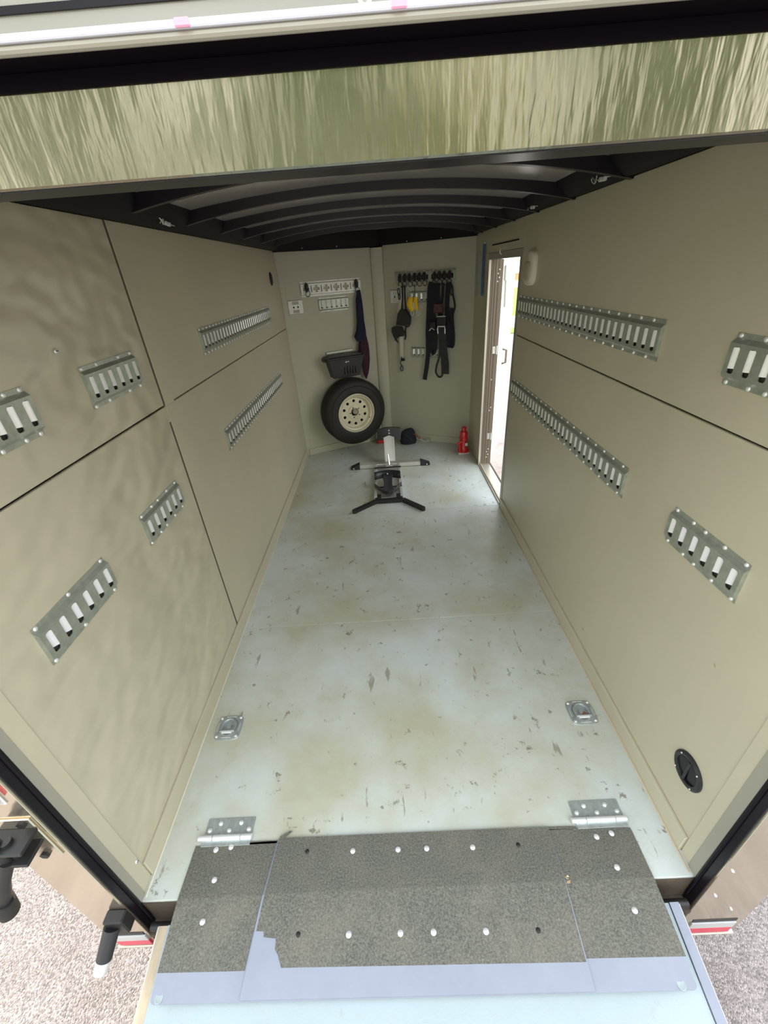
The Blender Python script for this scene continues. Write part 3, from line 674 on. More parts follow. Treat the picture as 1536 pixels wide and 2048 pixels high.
put('cloth', lump(MB(), [(0.390, -.03, 1.49, .016, .010), (0.388, -.032, 1.45, .020, .012), (0.392, -.034, 1.41, .020, .012), (0.398, -.033, 1.375, .020, .010)], seed=9), 'yellow_cloth', t, 60)
put('bridge', lump(MB(), [(0.360, -.032, 1.445, .022, .008), (0.366, -.034, 1.41, .018, .010), (0.375, -.033, 1.385, .014, .008)], seed=2), 'webbing_white', t, 60)
for sx in (0.345, 0.405):
    put('hook', MB().tube(smooth([(sx, -.035, 1.375), (sx-.006, -.04, 1.345), (sx+.008, -.045, 1.325), (sx+.022, -.04, 1.338), (sx+.020, -.035, 1.36)]), 0.0035, 6), 'zinc_bright', t)
put('cord', MB().tube([(0.37, -.03, 1.49), (0.38, -.025, 1.56), (0.377, -.03, 1.60)], 0.003, 6), 'black_metal', t)
# big black group
t = wallthing('tie_down_strap', 'long flat black strap with its tail hanging lowest, left of the bundle', 'strap', 'black straps on the hook rail')
web(t, [(0.560, -.035, 1.61), (0.548, -.045, 1.55), (0.54, -.05, 1.39), (0.525, -.05, 1.142), (0.523, -.05, 1.044), (0.508, -.045, 0.876), (0.474, -.04, 0.70)], [0.06]*13+[0.052]*4+[0.046]*8, 'webbing')
t = wallthing('tie_down_strap', 'black strap folded into a loop with steel buckle, second from the left', 'strap', 'black straps on the hook rail')
web(t, [(0.590, -.04, 1.60), (0.585, -.055, 1.45), (0.578, -.06, 1.2), (0.560, -.06, 1.06), (0.572, -.06, 0.985), (0.592, -.06, 0.99), (0.605, -.06, 1.08), (0.60, -.06, 1.3)], 0.042)
put('buckle', MB().cbox((0.545, -.085, 1.20), (0.61, -.055, 1.27), 0.006).sphere((0.563, -.088, 1.25), 0.008), 'black_metal', t)
put('buckle_bar', MB().tube([(0.548, -.088, 1.19), (0.575, -.088, 1.215), (0.605, -.088, 1.195)], 0.005, 8), 'silver', t)
t = wallthing('ratchet_strap', 'wide dark grey strap with chrome framed ratchet in the middle of the bundle', 'strap', 'black straps on the hook rail')
web(t, [(0.62, -.04, 1.60), (0.625, -.06, 1.50), (0.64, -.065, 1.40), (0.66, -.065, 1.32)], 0.05)
web(t, [(0.678, -.07, 1.24), (0.682, -.065, 1.10), (0.690, -.06, 1.0), (0.705, -.06, 0.89), (0.708, -.055, 0.77)], [0.055]*6+[0.075]*6+[0.082]*5, 'webbing_grey')
web(t, [(0.648, -.068, 1.2), (0.650, -.06, 1.05), (0.645, -.055, 0.95), (0.612, -.05, 0.846), (0.606, -.05, 0.78), (0.64, -.05, 0.737), (0.676, -.05, 0.76), (0.68, -.05, 0.85)], 0.02, 'webbing_grey')
rb = put('ratchet', MB().cbox((0.630, -.10, 1.235), (0.725, -.06, 1.315), 0.006), 'black_metal', t)
put('bar', MB().cyl((0.635, -.104, 1.318), (0.722, -.104, 1.318), 0.006), 'silver', rb)
put('frame', MB().tube([(0.645, -.10, 1.165), (0.642, -.105, 1.205), (0.647, -.108, 1.230), (0.715, -.108, 1.230), (0.718, -.105, 1.20), (0.716, -.10, 1.165)], 0.007, 8), 'zinc_bright', rb)
t = wallthing('ratchet_strap', 'black strap with brown ratchet body high in the bundle', 'strap', 'black straps on the hook rail')
web(t, [(0.675, -.045, 1.60), (0.676, -.06, 1.50), (0.668, -.07, 1.42), (0.66, -.07, 1.38)], 0.028)
put('ratchet', MB().cbox((0.592, -.095, 1.345), (0.69, -.06, 1.43), 0.008), mat('brown_metal', (0.10, 0.055, 0.05), 0.4, 0.5), t)
for q in range(3): put('bolt', MB().sphere((0.605+0.03*q, -.098, 1.40-.02*(q % 2)), 0.008), 'brown_metal', t)
t = wallthing('tie_down_strap', 'black strap at the right end of the bundle, folded up on itself', 'strap', 'black straps on the hook rail')
web(t, [(0.725, -.04, 1.60), (0.722, -.055, 1.50), (0.722, -.06, 1.30), (0.735, -.06, 1.14), (0.745, -.06, 1.05), (0.775, -.05, 1.045), (0.778, -.045, 1.14), (0.762, -.045, 1.30), (0.770, -.04, 1.38)], 0.044)
t = wallthing('tie_down_strap', 'thin black strap bowing out along the right side of the bundle', 'strap', 'black straps on the hook rail')
web(t, [(0.738, -.04, 1.60), (0.765, -.045, 1.56), (0.772, -.045, 1.50), (0.785, -.04, 1.44), (0.792, -.04, 1.39), (0.775, -.04, 1.33), (0.765, -.04, 1.28)], 0.016)
put('clip', MB().tube([(0.762+.012*math.sin(a_), -.055, 1.53+0.038*math.cos(a_)) for a_ in [i*math.pi/7 for i in range(14)]], 0.006, 6, True), 'black_metal', t)

# ------------------------------------------------------------------ hanging cloth on left front wall
t = wallthing('hanging_cloth', 'navy and maroon cloth hanging twisted from the cross slotted rail', 'cloth', fr='L')
put('upper_cloth', lump(MB(), [(0.772, -.04, 1.585, .014, .012), (0.764, -.045, 1.50, .030, .020), (0.762, -.05, 1.41, .036, .024), (0.760, -.05, 1.30, .040, .026), (0.755, -.05, 1.22, .050, .028), (0.738, -.05, 1.165, .062, .028), (0.745, -.05, 1.12, .050, .024)], 18, .10, 5), 'navy_cloth', t, 60, label='navy upper length of the cloth')
put('lower_cloth', lump(MB(), [(0.768, -.045, 1.165, .040, .022), (0.768, -.05, 1.09, .054, .028), (0.766, -.05, 1.01, .058, .030), (0.776, -.19, 0.95, .045, .026), (0.778, -.19, 0.87, .036, .022), (0.776, -.18, 0.80, .030, .018), (0.768, -.17, 0.745, .008, .008)][:3]+[(0.772, -.055, 0.93, .048, .026), (0.775, -.055, 0.85, .036, .022), (0.772, -.055, 0.79, .026, .016), (0.768, -.055, 0.735, .006, .006)], 18, .14, 8), 'maroon_cloth', t, 60, label='maroon lower length of the cloth')

# ------------------------------------------------------------------ black box on the wall
t = wallthing('tool_box', 'black plastic box mounted on the front wall above the spare wheel', 'box', fr='L')
x0, x1, z0, z1, dp = 0.340, 0.715, 0.80, 1.00, 0.155
def tapered(x0, x1, z0, z1, dp, tx=0.045, ty=0.03):
    return MB().add([(x0, 0, z1), (x1, 0, z1), (x1, -dp, z1-.012), (x0, -dp, z1-.012), (x0+tx, 0, z0), (x1-tx, 0, z0), (x1-tx, -dp+ty, z0), (x0+tx, -dp+ty, z0)],
                    [(0, 1, 2, 3), (4, 7, 6, 5), (0, 3, 7, 4), (1, 5, 6, 2), (3, 2, 6, 7), (0, 4, 5, 1)])
bx = put('body', tapered(x0, x1, z0, z1, dp), 'black_plastic', t)
put('rim', MB().cbox((x0-0.022, -dp-0.012, z1-0.010), (x1+0.012, -0.002, z1+0.008), 0.005), 'black_plastic', t)
put('lid', MB().prism([(x0-0.01, z1+0.006), (x1, z1+0.006), (x1-0.03, z1+0.024), (x0+0.03, z1+0.024)], -dp+0.02, -0.03), 'black_plastic', t)
put('side_lug', MB().cbox((x0-0.045, -0.10, z1-0.03), (x0-0.018, -0.05, z1+0.004), 0.004), 'black_plastic', t)
for k in range(5): put('rib', MB().cbox((0.50+0.030*k, -dp+0.006, z0+0.03), (0.508+0.030*k, -dp+0.026, z1-0.09), 0.002), 'black_plastic', bx)
put('emblem', MB().sphere((0.520, -dp+.002, 0.955), 0.010, 12, 8, (1.1, .3, .9)), 'tape_white', bx, label='two small white ovals')
put('emblem', MB().sphere((0.544, -dp+.002, 0.957), 0.008, 12, 8, (1.2, .3, .8)), 'tape_white', bx, label='two small white ovals')
t2 = wallthing('mounting_bar', 'cream metal bar on the wall behind the black box', 'bar', fr='L')
put('bar', MB().cbox((0.365, -0.022, 1.030), (0.655, 0.0, 1.052), 0.003), 'galvanized_light', t2)

# ------------------------------------------------------------------ spare wheel
p, a_ = FL(0.553, 0.02)
t = thing('spare_wheel', 'spare trailer wheel with cream ten hole rim on the front wall', 'wheel', (p[0], p[1], 0.432), a_)
RT = 0.348
prof = [(0.196, -0.012), (0.205, -0.004), (0.25, 0.0), (0.30, -0.004), (0.328, -0.016), (0.342, -0.030), (RT, -0.040)]
for k in range(4):
    y0 = -0.052-0.032*k; prof += [(RT+.003, y0+.004), (RT-.007, y0), (RT-.007, y0-.008), (RT+.003, y0-.012)]
prof += [(RT, -0.172), (0.342, -0.182), (0.328, -0.196), (0.315, -0.203), (0.30, -0.208), (0.25, -0.212), (0.235, -0.213), (0.215, -0.208), (0.203, -0.200), (0.196, -0.19)]
put('tire', MB().lathe(prof, axis='y', n=72), 'rubber', t, 30)
for k in range(1): put('sidewall_ring', MB().lathe([(0.282, -0.2105), (0.286, -0.2135), (0.290, -0.209)], axis='y', n=64), 'rubber', t)
rim = put('rim', MB().lathe([(0.196, -0.02), (0.196, -0.19), (0.206, -0.198), (0.207, -0.204), (0.200, -0.207), (0.192, -0.200), (0.186, -0.186), (0.172, -0.180), (0.168, -0.165), (0.160, -0.158), (0.158, -0.150), (0.150, -0.146)], axis='y', n=64), 'rim_paint', t, 40)
mb = MB()
for k in range(10):
    c0 = 2*math.pi*(k+.5)/10; hw = math.pi/10; ri, ro = 0.080, 0.151; out = []
    for j in range(5): a2 = c0-hw+2*hw*j/4; out.append((ro*math.cos(a2), ro*math.sin(a2)))
    out.append((0.1155*math.cos(c0+hw), 0.1155*math.sin(c0+hw)))
    for j in range(5): a2 = c0+hw-2*hw*j/4; out.append((ri*math.cos(a2), ri*math.sin(a2)))
    out.append((0.1155*math.cos(c0-hw), 0.1155*math.sin(c0-hw)))
    cx_, cz_ = 0.124*math.cos(c0), 0.124*math.sin(c0); inn = []
    for (u, v) in out:
        an = math.atan2(v-cz_, u-cx_); inn.append((cx_+0.0165*math.cos(an), cz_+0.0165*math.sin(an)))
    mb.holeplate(out, inn, -0.146, 0.012)
mb.lathe([(0.080, -0.146), (0.074, -0.152), (0.070, -0.153), (0.046, -0.153), (0.040, -0.146), (0.040, -0.12)], axis='y', n=40)
put('wheel_disc', mb, 'rim_paint', t, 40)
put('inner_barrel', MB().cyl((0, -0.10, 0), (0, -0.104, 0), 0.19, n=32), 'black_frame', t)
for k in range(5):
    a2 = R(90+72*k+20); put('lug_hole', MB().cyl((0.057*math.cos(a2), -0.1545, 0.057*math.sin(a2)), (0.057*math.cos(a2), -0.150, 0.057*math.sin(a2)), 0.0065, n=10), 'black_frame', t)
put('clamp_knob', MB().cyl((0.002, -0.10, 0.008), (0.002, -0.160, 0.008), 0.026, n=16).cbox((-0.028, -0.175, 0.012), (0.012, -0.158, 0.034), 0.004).cyl((-0.008, -0.158, 0.022), (-0.008, -0.178, 0.040), 0.014, n=12), 'trim_grey', t, label='dark wing nut clamp')
put('valve_stem', MB().cyl((0.155, -0.17, -0.075), (0.150, -0.195, -0.072), 0.005), 'black_plastic', t)

# ------------------------------------------------------------------ bottle jack
t = thing('bottle_jack', 'red hydraulic bottle jack standing on the floor beside the doorway', 'jack', (1.705, 3.60, 0))
put('base', MB().prism([(-0.055, -0.045), (0.055, -0.045), (0.065, -0.03), (0.065, 0.05), (-0.065, 0.05), (-0.065, -0.03)], 0.0, 0.018, 'xy'), 'silver', t, label='grey metal base plate')
put('body', MB().lathe([(0.0001, 0.018), (0.062, 0.018), (0.062, 0.036), (0.048, 0.050), (0.043, 0.075), (0.042, 0.150), (0.046, 0.155), (0.046, 0.172), (0.040, 0.180), (0.040, 0.225), (0.034, 0.238), (0.0001, 0.238)], n=32), 'red_paint', t)
put('ram', MB().lathe([(0.0001, 0.238), (0.020, 0.238), (0.020, 0.262), (0.026, 0.264), (0.026, 0.282), (0.020, 0.286), (0.0001, 0.286)], n=20), 'red_paint', t)
put('pump', MB().cyl((-0.045, -0.045, 0.03), (-0.050, -0.05, 0.115), 0.017, 0.015).cyl((-0.050, -0.05, 0.115), (-0.050, -0.05, 0.135), 0.009), 'red_paint', t)
put('handle_socket', MB().cyl((-0.075, -0.055, 0.12), (-0.02, -0.045, 0.145), 0.010), 'red_paint', t)
put('label_plate', MB().cbox((0.010, -0.0455, 0.09), (0.036, -0.034, 0.12), 0.001), 'tape_white', t, label='small pale sticker')

# ------------------------------------------------------------------ motorcycle wheel chock
t = thing('wheel_chock', 'black and silver motorcycle wheel chock standing on the floor', 'wheel chock', (0.90, 3.0, 0), 0)
def P(x, y, z): return (x-0.90, y-3.0, z)
put('cross_bar', MB().cbox(P(0.605, 3.33, 0.004), P(1.225, 3.39, 0.048), 0.004), 'silver', t)
for s, xa, xb in ((-1, 0.605, 0.515), (1, 1.225, 1.318)):
    put('end_cap', MB().prism([(xa-0.90, 0.002), (xb-0.90, 0.002), (xb-0.90, 0.018), (xa-0.90, 0.056)], 0.325, 0.392, 'xz'), 'black_plastic', t)
    put('bolt', MB().sphere(P(xb-s*0.03, 3.324, 0.015), 0.007), 'zinc_bright', t)
# upright: leaning channel
def slab(pts4, thick):  # pts: 4 corner points, extruded along given vector
    v = [Vector(q) for q in pts4]; e = Vector(thick)
    return MB().add([*v, *[q+e for q in v]], [(0, 1, 2, 3), (7, 6, 5, 4), (0, 4, 5, 1), (1, 5, 6, 2), (2, 6, 7, 3), (3, 7, 4, 0)])
up_ = put('upright', MB().add([P(0.868, 3.40, 0.02), P(0.972, 3.40, 0.02), P(0.974, 3.52, 0.255), P(0.921, 3.53, 0.272), P(0.866, 3.52, 0.255),
                              P(0.868, 3.43, 0.01), P(0.972, 3.43, 0.01), P(0.974, 3.55, 0.245), P(0.921, 3.56, 0.262), P(0.866, 3.55, 0.245)],
                             [(0, 1, 2, 3, 4), (9, 8, 7, 6, 5), (0, 5, 6, 1), (1, 6, 7, 2), (2, 7, 8, 3), (3, 8, 9, 4), (4, 9, 5, 0)]), 'silver', t)
for xx in (0.872, 0.962): put('flange', slab([P(xx, 3.398, 0.02), P(xx+.006, 3.398, 0.02), P(xx+.006, 3.518, 0.258), P(xx, 3.518, 0.258)], (0, -.014, .006)), 'silver_painted', up_)
# front cradle behind the upright (dark, with two wings)
cr = put('front_cradle', MB().add([P(0.80, 3.58, 0.20), P(0.885, 3.56, 0.22), P(0.965, 3.56, 0.22), P(1.045, 3.58, 0.20), P(1.045, 3.60, 0.315), P(0.965, 3.58, 0.335), P(0.885, 3.58, 0.335), P(0.80, 3.60, 0.31),
                                   P(0.80, 3.61, 0.20), P(0.885, 3.59, 0.22), P(0.965, 3.59, 0.22), P(1.045, 3.61, 0.20), P(1.045, 3.63, 0.315), P(0.965, 3.61, 0.335), P(0.885, 3.61, 0.335), P(0.80, 3.63, 0.31)],
                                  [(0, 1, 6, 7), (1, 2, 5, 6), (2, 3, 4, 5), (8, 15, 14, 9), (9, 14, 13, 10), (10, 13, 12, 11), (0, 8, 9, 1), (1, 9, 10, 2), (2, 10, 11, 3), (3, 11, 12, 4), (4, 12, 13, 5), (5, 13, 14, 6), (6, 14, 15, 7), (7, 15, 8, 0)]), 'black_plastic', t)
for z in (0.245, 0.275, 0.305): put('bolt', MB().sphere(P(0.925, 3.575-.02, z+.01), 0.008), 'zinc_bright', cr)
put('stem', MB().cbox(P(0.895, 3.56, 0.15), P(0.955, 3.60, 0.25), 0.004), 'black_metal', t)
# rails
for xx in (0.765, 0.995):
    put('side_rail', MB().cbox(P(xx-.008, 2.63, 0.006), P(xx+.018, 3.36, 0.046), 0.003), 'silver_painted', t)
put('deck_plate', MB().cbox(P(0.775, 3.18, 0.030), P(1.0, 3.34, 0.040), 0.003), 'silver', t)
put('lever', MB().tube([P(0.905, 3.29, 0.03), P(0.905, 3.31, 0.07), P(0.900, 3.35, 0.14)], [0.013, 0.009, 0.006]).cyl(P(0.87, 3.28, 0.045), P(0.94, 3.28, 0.045), 0.010), 'chrome', t)
put('axle', MB().cyl(P(0.76, 3.21, 0.06), P(1.02, 3.21, 0.06), 0.007), 'black_metal', t)
put('axle', MB().cyl(P(0.77, 2.81, 0.045), P(1.01, 2.81, 0.045), 0.007), 'black_metal', t)
# rocking cradle: curved cross plate, tongue, rounded heel with two arms
put('floor_plate', MB().cbox(P(0.775, 2.66, 0.010), P(1.0, 3.16, 0.020), 0.002), 'silver', t)
mb = MB(); vs = []; n = 13
for zz, dy in ((0.066, 0.0), (0.128, 0.035)):
    for i in range(n):
        f = -1+2*i/(n-1); vs.append(P(0.885+f*0.120, 2.90+0.06*(1-f*f)+dy, zz+0.012*f*f))
mb.add(vs, [(i, i+1, n+i+1, n+i) for i in range(n-1)])
band = put('cradle_band', mb, 'black_plastic', t, 50); band.modifiers.new('thick', 'SOLIDIFY').thickness = 0.006
put('bolt', MB().sphere(P(0.885, 2.955, 0.108), 0.007), 'zinc_bright', band)
mb = MB(); path = [(2.972, 0.100, 0.050), (2.94, 0.075, 0.046), (2.90, 0.065, 0.040), (2.84, 0.062, 0.038), (2.78, 0.060, 0.040), (2.74, 0.058, 0.050), (2.70, 0.056, 0.060), (2.675, 0.052, 0.048), (2.66, 0.044, 0.026), (2.652, 0.030, 0.008)]
vs = []; n = 9
for (yy, zz, hw) in path:
    for i in range(n):
        f = -1+2*i/(n-1); vs.append(P(0.885+f*hw, yy, zz+0.006*f*f))
mb.add(vs, [(k*n+i, k*n+i+1, (k+1)*n+i+1, (k+1)*n+i) for k in range(len(path)-1) for i in range(n-1)]); tongue = put('cradle_tongue', mb, 'tongue_grey', t, 50)
tongue.modifiers.new('thick', 'SOLIDIFY').thickness = 0.006
for s in (-1, 1):
    put('cradle_arm', MB().ribbon(smooth([P(0.885+s*0.122, 2.83, 0.062), P(0.885+s*0.085, 2.76, 0.062), P(0.885+s*0.045, 2.695, 0.060), P(0.885, 2.665, 0.058)]), 0.034, (0, 0, 1), .006), 'tongue_grey', t)
    put('bracket', MB().cbox(P(0.885+s*0.092-.025, 2.615, 0.004), P(0.885+s*0.092+.025, 2.69, 0.040), 0.004), 'black_metal', t)
put('rear_bar', MB().cbox(P(0.765, 2.585, 0.0), P(1.010, 2.625, 0.032), 0.004), 'black_metal', t)
for s, (xa, ya), (xb, yb) in ((-1, (0.775, 2.61), (0.590, 2.455)), (1, (1.005, 2.61), (1.165, 2.43))):
    d = Vector((xb-xa, yb-ya, 0)).normalized(); nn = Vector((-d.y, d.x, 0))*0.018
    A1 = Vector(P(xa, ya, 0)); B1 = Vector(P(xb, yb, 0)); tip = B1+d*0.015
    pl_ = [A1-nn, B1-nn, tip-nn*.4, tip+nn*.4, B1+nn, A1+nn]
    put('leg', MB().prism([(q.x, q.y) for q in pl_], 0.0, 0.028, 'xy'), 'black_metal', t)

# items behind the chock
t = thing('red_block', 'red plastic piece half hidden between the spare wheel and the chock', 'block', (0.835, 4.06, 0))
put('block', MB().cbox((-0.055, -0.035, 0.0), (0.045, 0.035, 0.055), 0.008), 'red_paint', t)
put('grey_pad', MB().cbox((-0.070, -0.030, 0.055), (0.040, 0.030, 0.14), 0.012), mat('pad_grey', (0.20, 0.19, 0.16), 0.6), t, label='taupe grey block on top')
t = thing('hitch_bag', 'black bag slumped on the floor in the nose of the trailer', 'bag', (1.14, 3.985, 0))
put('bag', lump(MB(), [(0, 0, 0.0, .085, .05), (0, 0, 0.035, .095, .06), (0.0, 0, 0.09, .085, .052), (0.005, 0, 0.14, .075, .04), (0.015, 0, 0.165, .05, .028), (0.03, 0, 0.175, .02, .012)], 18, .06, 3), 'webbing', t, 60)
put('strap', MB().ribbon(smooth([(-0.05, -0.05, 0.13), (0.0, -0.066, 0.10), (0.05, -0.062, 0.05)]), 0.012, (0, 0, 1), 0.003), 'webbing_grey', t)
t = thing('safety_chain', 'rusty steel chain with hook lying beside the black bag', 'chain', (1.25, 3.96, 0))
rn = random.Random(2)
pts = smooth([(-0.03, -0.02, 0.12), (0.0, -0.03, 0.09), (0.03, -0.03, 0.06), (0.06, -0.02, 0.03), (0.09, 0.0, 0.015), (0.12, 0.02, 0.012)], 3)
for i, q in enumerate(pts):
    rr = [(q.x+0.012*math.cos(a2), q.y+(0.007*math.sin(a2) if i % 2 else 0), q.z+(0.007*math.sin(a2) if not i % 2 else 0)) for a2 in [k*math.pi/4 for k in range(8)]]
    put('link', MB().tube(rr, 0.003, 6, True), 'rust' if i < 6 else 'silver', t)
put('hook', MB().tube([(0.135+0.024*math.cos(a2), 0.03+.0*a2, 0.026+0.020*math.sin(a2)) for a2 in [k*math.pi/5 for k in range(-2, 7)]], 0.004, 6), 'silver', t)
t = thing('metal_clip', 'small silver clip lying on the floor in the left front corner', 'clip', (0.117, 3.633, 0))
put('plate', MB().cbox((-0.022, -0.012, 0.0), (0.022, 0.012, 0.006), 0.002), 'silver', t)
put('wire', MB().tube([(-0.02, 0, .006), (-0.04, 0.012, .012), (-0.015, 0.02, .02), (0.02, 0.008, .014)], 0.003, 6), 'silver', t)

# ------------------------------------------------------------------ wall fittings
t = thing('dome_light', 'white oval interior light on the right wall beside the doorway', 'lamp', (W, 2.215, 1.693), R(-90))
def oval(hw, hh, n=28, e=3.2):
    return [(hw*math.copysign(abs(math.cos(a2))**(2/e), math.cos(a2)), hh*math.copysign(abs(math.sin(a2))**(2/e), math.sin(a2))) for a2 in [2*math.pi*i/n for i in range(n)]]
def stack(loops, cap=True):
    mb = MB(); n = len(loops[0][1]); vs = []
    for y, l in loops: vs += [(a2, y, b2) for a2, b2 in l]
    fs = [(k*n+i, k*n+(i+1) % n, (k+1)*n+(i+1) % n, (k+1)*n+i) for k in range(len(loops)-1) for i in range(n)]
    if cap: fs += [tuple(range(n)), tuple(range((len(loops)-1)*n, len(loops)*n))]
    return mb.add(vs, fs)
put('housing', stack([(0, oval(.085, .088)), (-.018, oval(.085, .088)), (-.028, oval(.076, .078))]), 'lamp_white', t, 50)
put('lens', stack([(-.026, oval(.062, .052)), (-.034, oval(.056, .046)), (-.037, oval(.04, .032))]).xf(Matrix.Translation((0, 0, -.014))), mat('lens_frost', (0.50, 0.45, 0.34), 0.35), t, 50)
t = thing('wall_vent', 'round black vent low on the right wall near the rear', 'vent', (W, 0.170, 0.293), R(-90))
put('rim', MB().lathe([(0.060, 0), (0.060, -0.006), (0.052, -0.010), (0.044, -0.008), (0.043, -0.002)], axis='y', n=40), 'black_plastic', t)
put('flap', MB().lathe([(0.0001, -0.003), (0.043, -0.003), (0.043, -0.005), (0.0001, -0.006)], axis='y', n=32).xf(Matrix.Rotation(0.08, 4, 'X')), 'black_gloss', t)
put('bar', MB().cbox((-0.005, -0.010, -0.042), (0.005, -0.004, 0.042), 0.002), 'black_plastic', t)
for k in range(4):
    a2 = R(45+90*k); put('screw', MB().sphere((0.052*math.cos(a2), -0.010, 0.052*math.sin(a2)), 0.003), 'silver', t)
t = thing('wall_vent', 'small black oval vent high at the far end of the left wall', 'vent', (0, 3.505, 1.735), R(90))
put('rim', MB().lathe([(0.034, 0), (0.034, -0.008), (0.028, -0.012), (0.022, -0.010), (0.0001, -0.004)], axis='y', n=28).xf(Matrix.Diagonal((1, 1, 1.45, 1))), 'black_plastic', t)
put('slat', MB().cbox((-0.02, -0.014, -0.004), (0.02, -0.008, 0.004), 0.001), 'black_gloss', t)
t = thing('blue_strap', 'blue webbing strap hanging beside the doorway in front corner', 'strap', (W, 3.445, 1.685), R(-90))
put('webbing', MB().ribbon([(0.0, -.012, .185), (0.002, -.014, .08), (-0.002, -.014, -.06), (0.0, -.012, -.19)], 0.050, (1, 0, 0), .004), 'blue_strap', t)
put('hanger', MB().cyl((-0.03, -.012, .19), (0.03, -.012, .19), 0.005).cyl((0, 0, .19), (0, -.012, .19), .005), 'silver', t)
t = thing('paper_sheet', 'pale grey sleeve hanging next to the blue strap', 'sleeve', (W, 3.70, 1.64), R(-90))
put('sleeve', MB().cbox((-0.06, -.008, -.16), (0.06, 0, .17), .002), mat('pale_grey', (0.42, 0.43, 0.40), 0.5), t)
t = thing('coat_hook', 'small silver hook above the doorway', 'hook', (W, 2.87, 1.800), R(-90))
put('hook', MB().tube(smooth([(0, 0, .02), (0, -.02, .015), (0, -.025, -.01), (0, -.012, -.02)]), .004, 6).cyl((0, 0, .02), (0, -.003, .02), .012), 'silver', t)
def wire(loc, rz, lab, k):
    t = thing('wire_bundle', lab, 'wire', loc, rz, 'wire bundles along the roof rails'); rn = random.Random(k)
    put('wire', MB().tube(smooth([(rn.uniform(-.03, .03), -0.02-rn.uniform(0, .015), rn.uniform(-.02, .025)) for _ in range(9)]), .0022, 6), 'silver', t)
    put('lead', MB().tube(smooth([(-.02, -.02, 0), (.03, -.024, -.014), (.08, -.020, -.012), (.13, -.022, -.016)]), .002, 6), 'silver', t)
    put('connector', MB().cbox((.035, -.03, -.020), (.055, -.018, -.006), .002).cbox((.062, -.03, -.022), (.082, -.018, -.008), .002), 'zinc_bright', t)
wire((0.036, 1.47, 1.972), R(90), 'silver wire bundle under the roof rail, left side', 1)
wire((W-0.036, 1.40, 1.985), R(-90), 'silver wire bundle under the roof rail on the right, nearer one', 2)
wire((W-0.036, 2.18, 1.985), R(-90), 'silver wire bundle under the roof rail on the right, farther one', 3)

# screw heads on the walls
for k, (fr, y, z, lab) in enumerate(((WL(0.682), 0.682, 1.602, 'lone screw head in the wavy left panel above the short rail'), (WL(0.06), 0.06, 0.13, 'screw head at the bottom rear corner of the left wall'))):
    t = thing('screw_head', lab, 'screw', (0.003, y, z), R(90)); put('head', screw_mesh(), None, t); put('slot', MB().box((-.004, -.0052, -.001), (.004, -.004, .001)), 'black_frame', t)

# ------------------------------------------------------------------ recessed D rings
def dring(x, y, lab, rusty=False):
    t = thing('floor_ring', lab, 'tie-down ring', (x, y, 0)); n = 24
    def rr(h, c):
        out = []
        for i in range(n):
            a2 = 2*math.pi*i/n; out.append((h*math.copysign(abs(math.cos(a2))**.42, math.cos(a2)), h*math.copysign(abs(math.sin(a2))**.42, math.sin(a2))))
        return out
    circ = lambda r, dy=0.004: [(r*math.cos(2*math.pi*i/n), dy+r*math.sin(2*math.pi*i/n)) for i in range(n)]
    loops = [(rr(.058, 0), 0.0), (rr(.056, 0), .005), (rr(.050, 0), .0075), (circ(.041), .0075), (circ(.036), .003), (circ(.018), .0015), (circ(.001), .0015)]
    vs = []; 
    for l, z in loops: vs += [(a2, b2, z) for a2, b2 in l]
    fs = [(k*n+i, k*n+(i+1) % n, (k+1)*n+(i+1) % n, (k+1)*n+i) for k in range(len(loops)-1) for i in range(n)]
    put('plate', MB().add(vs, fs), 'zinc_plate', t, 40)
    put('ring', MB().tube([(0.030*math.cos(a2), 0.004+0.031*math.sin(a2), .0115) for a2 in [math.pi*k/12-.25 for k in range(13+2)]]+[(-.031, -.022, .0115), (.031, -.022, .0115)], .0055, 8, True), 'zinc_plate', t)
    put('boss', MB().lathe([(.014, .001), (.012, .006), (.006, .008), (.0001, .008)], (0, .004, 0), n=20), 'zinc_plate', t)
    put('clamp_bar', MB().cyl((-.022, -.026, .012), (.022, -.026, .012), .007, n=10), 'zinc_bright', t)
    for sx in (-1, 1):
        for sy in (-1, 1): put('screw', screw_mesh(), None, t).matrix_local = Matrix.Translation((sx*.043, sy*.043, .0075)) @ Matrix.Rotation(R(-90), 4, 'X')
    for e in ((-.022, .0475, .022, .050), (-.022, -.050, .022, -.0475)): put('bead', MB().cbox((e[0], e[1], .007), (e[2], e[3], .0095), .001), 'zinc_bright', t)
    for e in ((-.0505, -.02, -.048, .02), (.048, -.02, .0505, .02)): put('bead', MB().cbox((e[0], e[1], .007), (e[2], e[3], .0095), .001), 'zinc_bright', t)
    if rusty: put('rust_spot', MB().sphere((.010, -.008, .006), .009, 10, 6, (1, 1, .4)), 'rust', t)
dring(0.110, 0.592, 'zinc floor tie-down ring plate near the left wall')
dring(1.680, 0.575, 'zinc floor tie-down ring plate near the right wall, with a rusty spot', True)

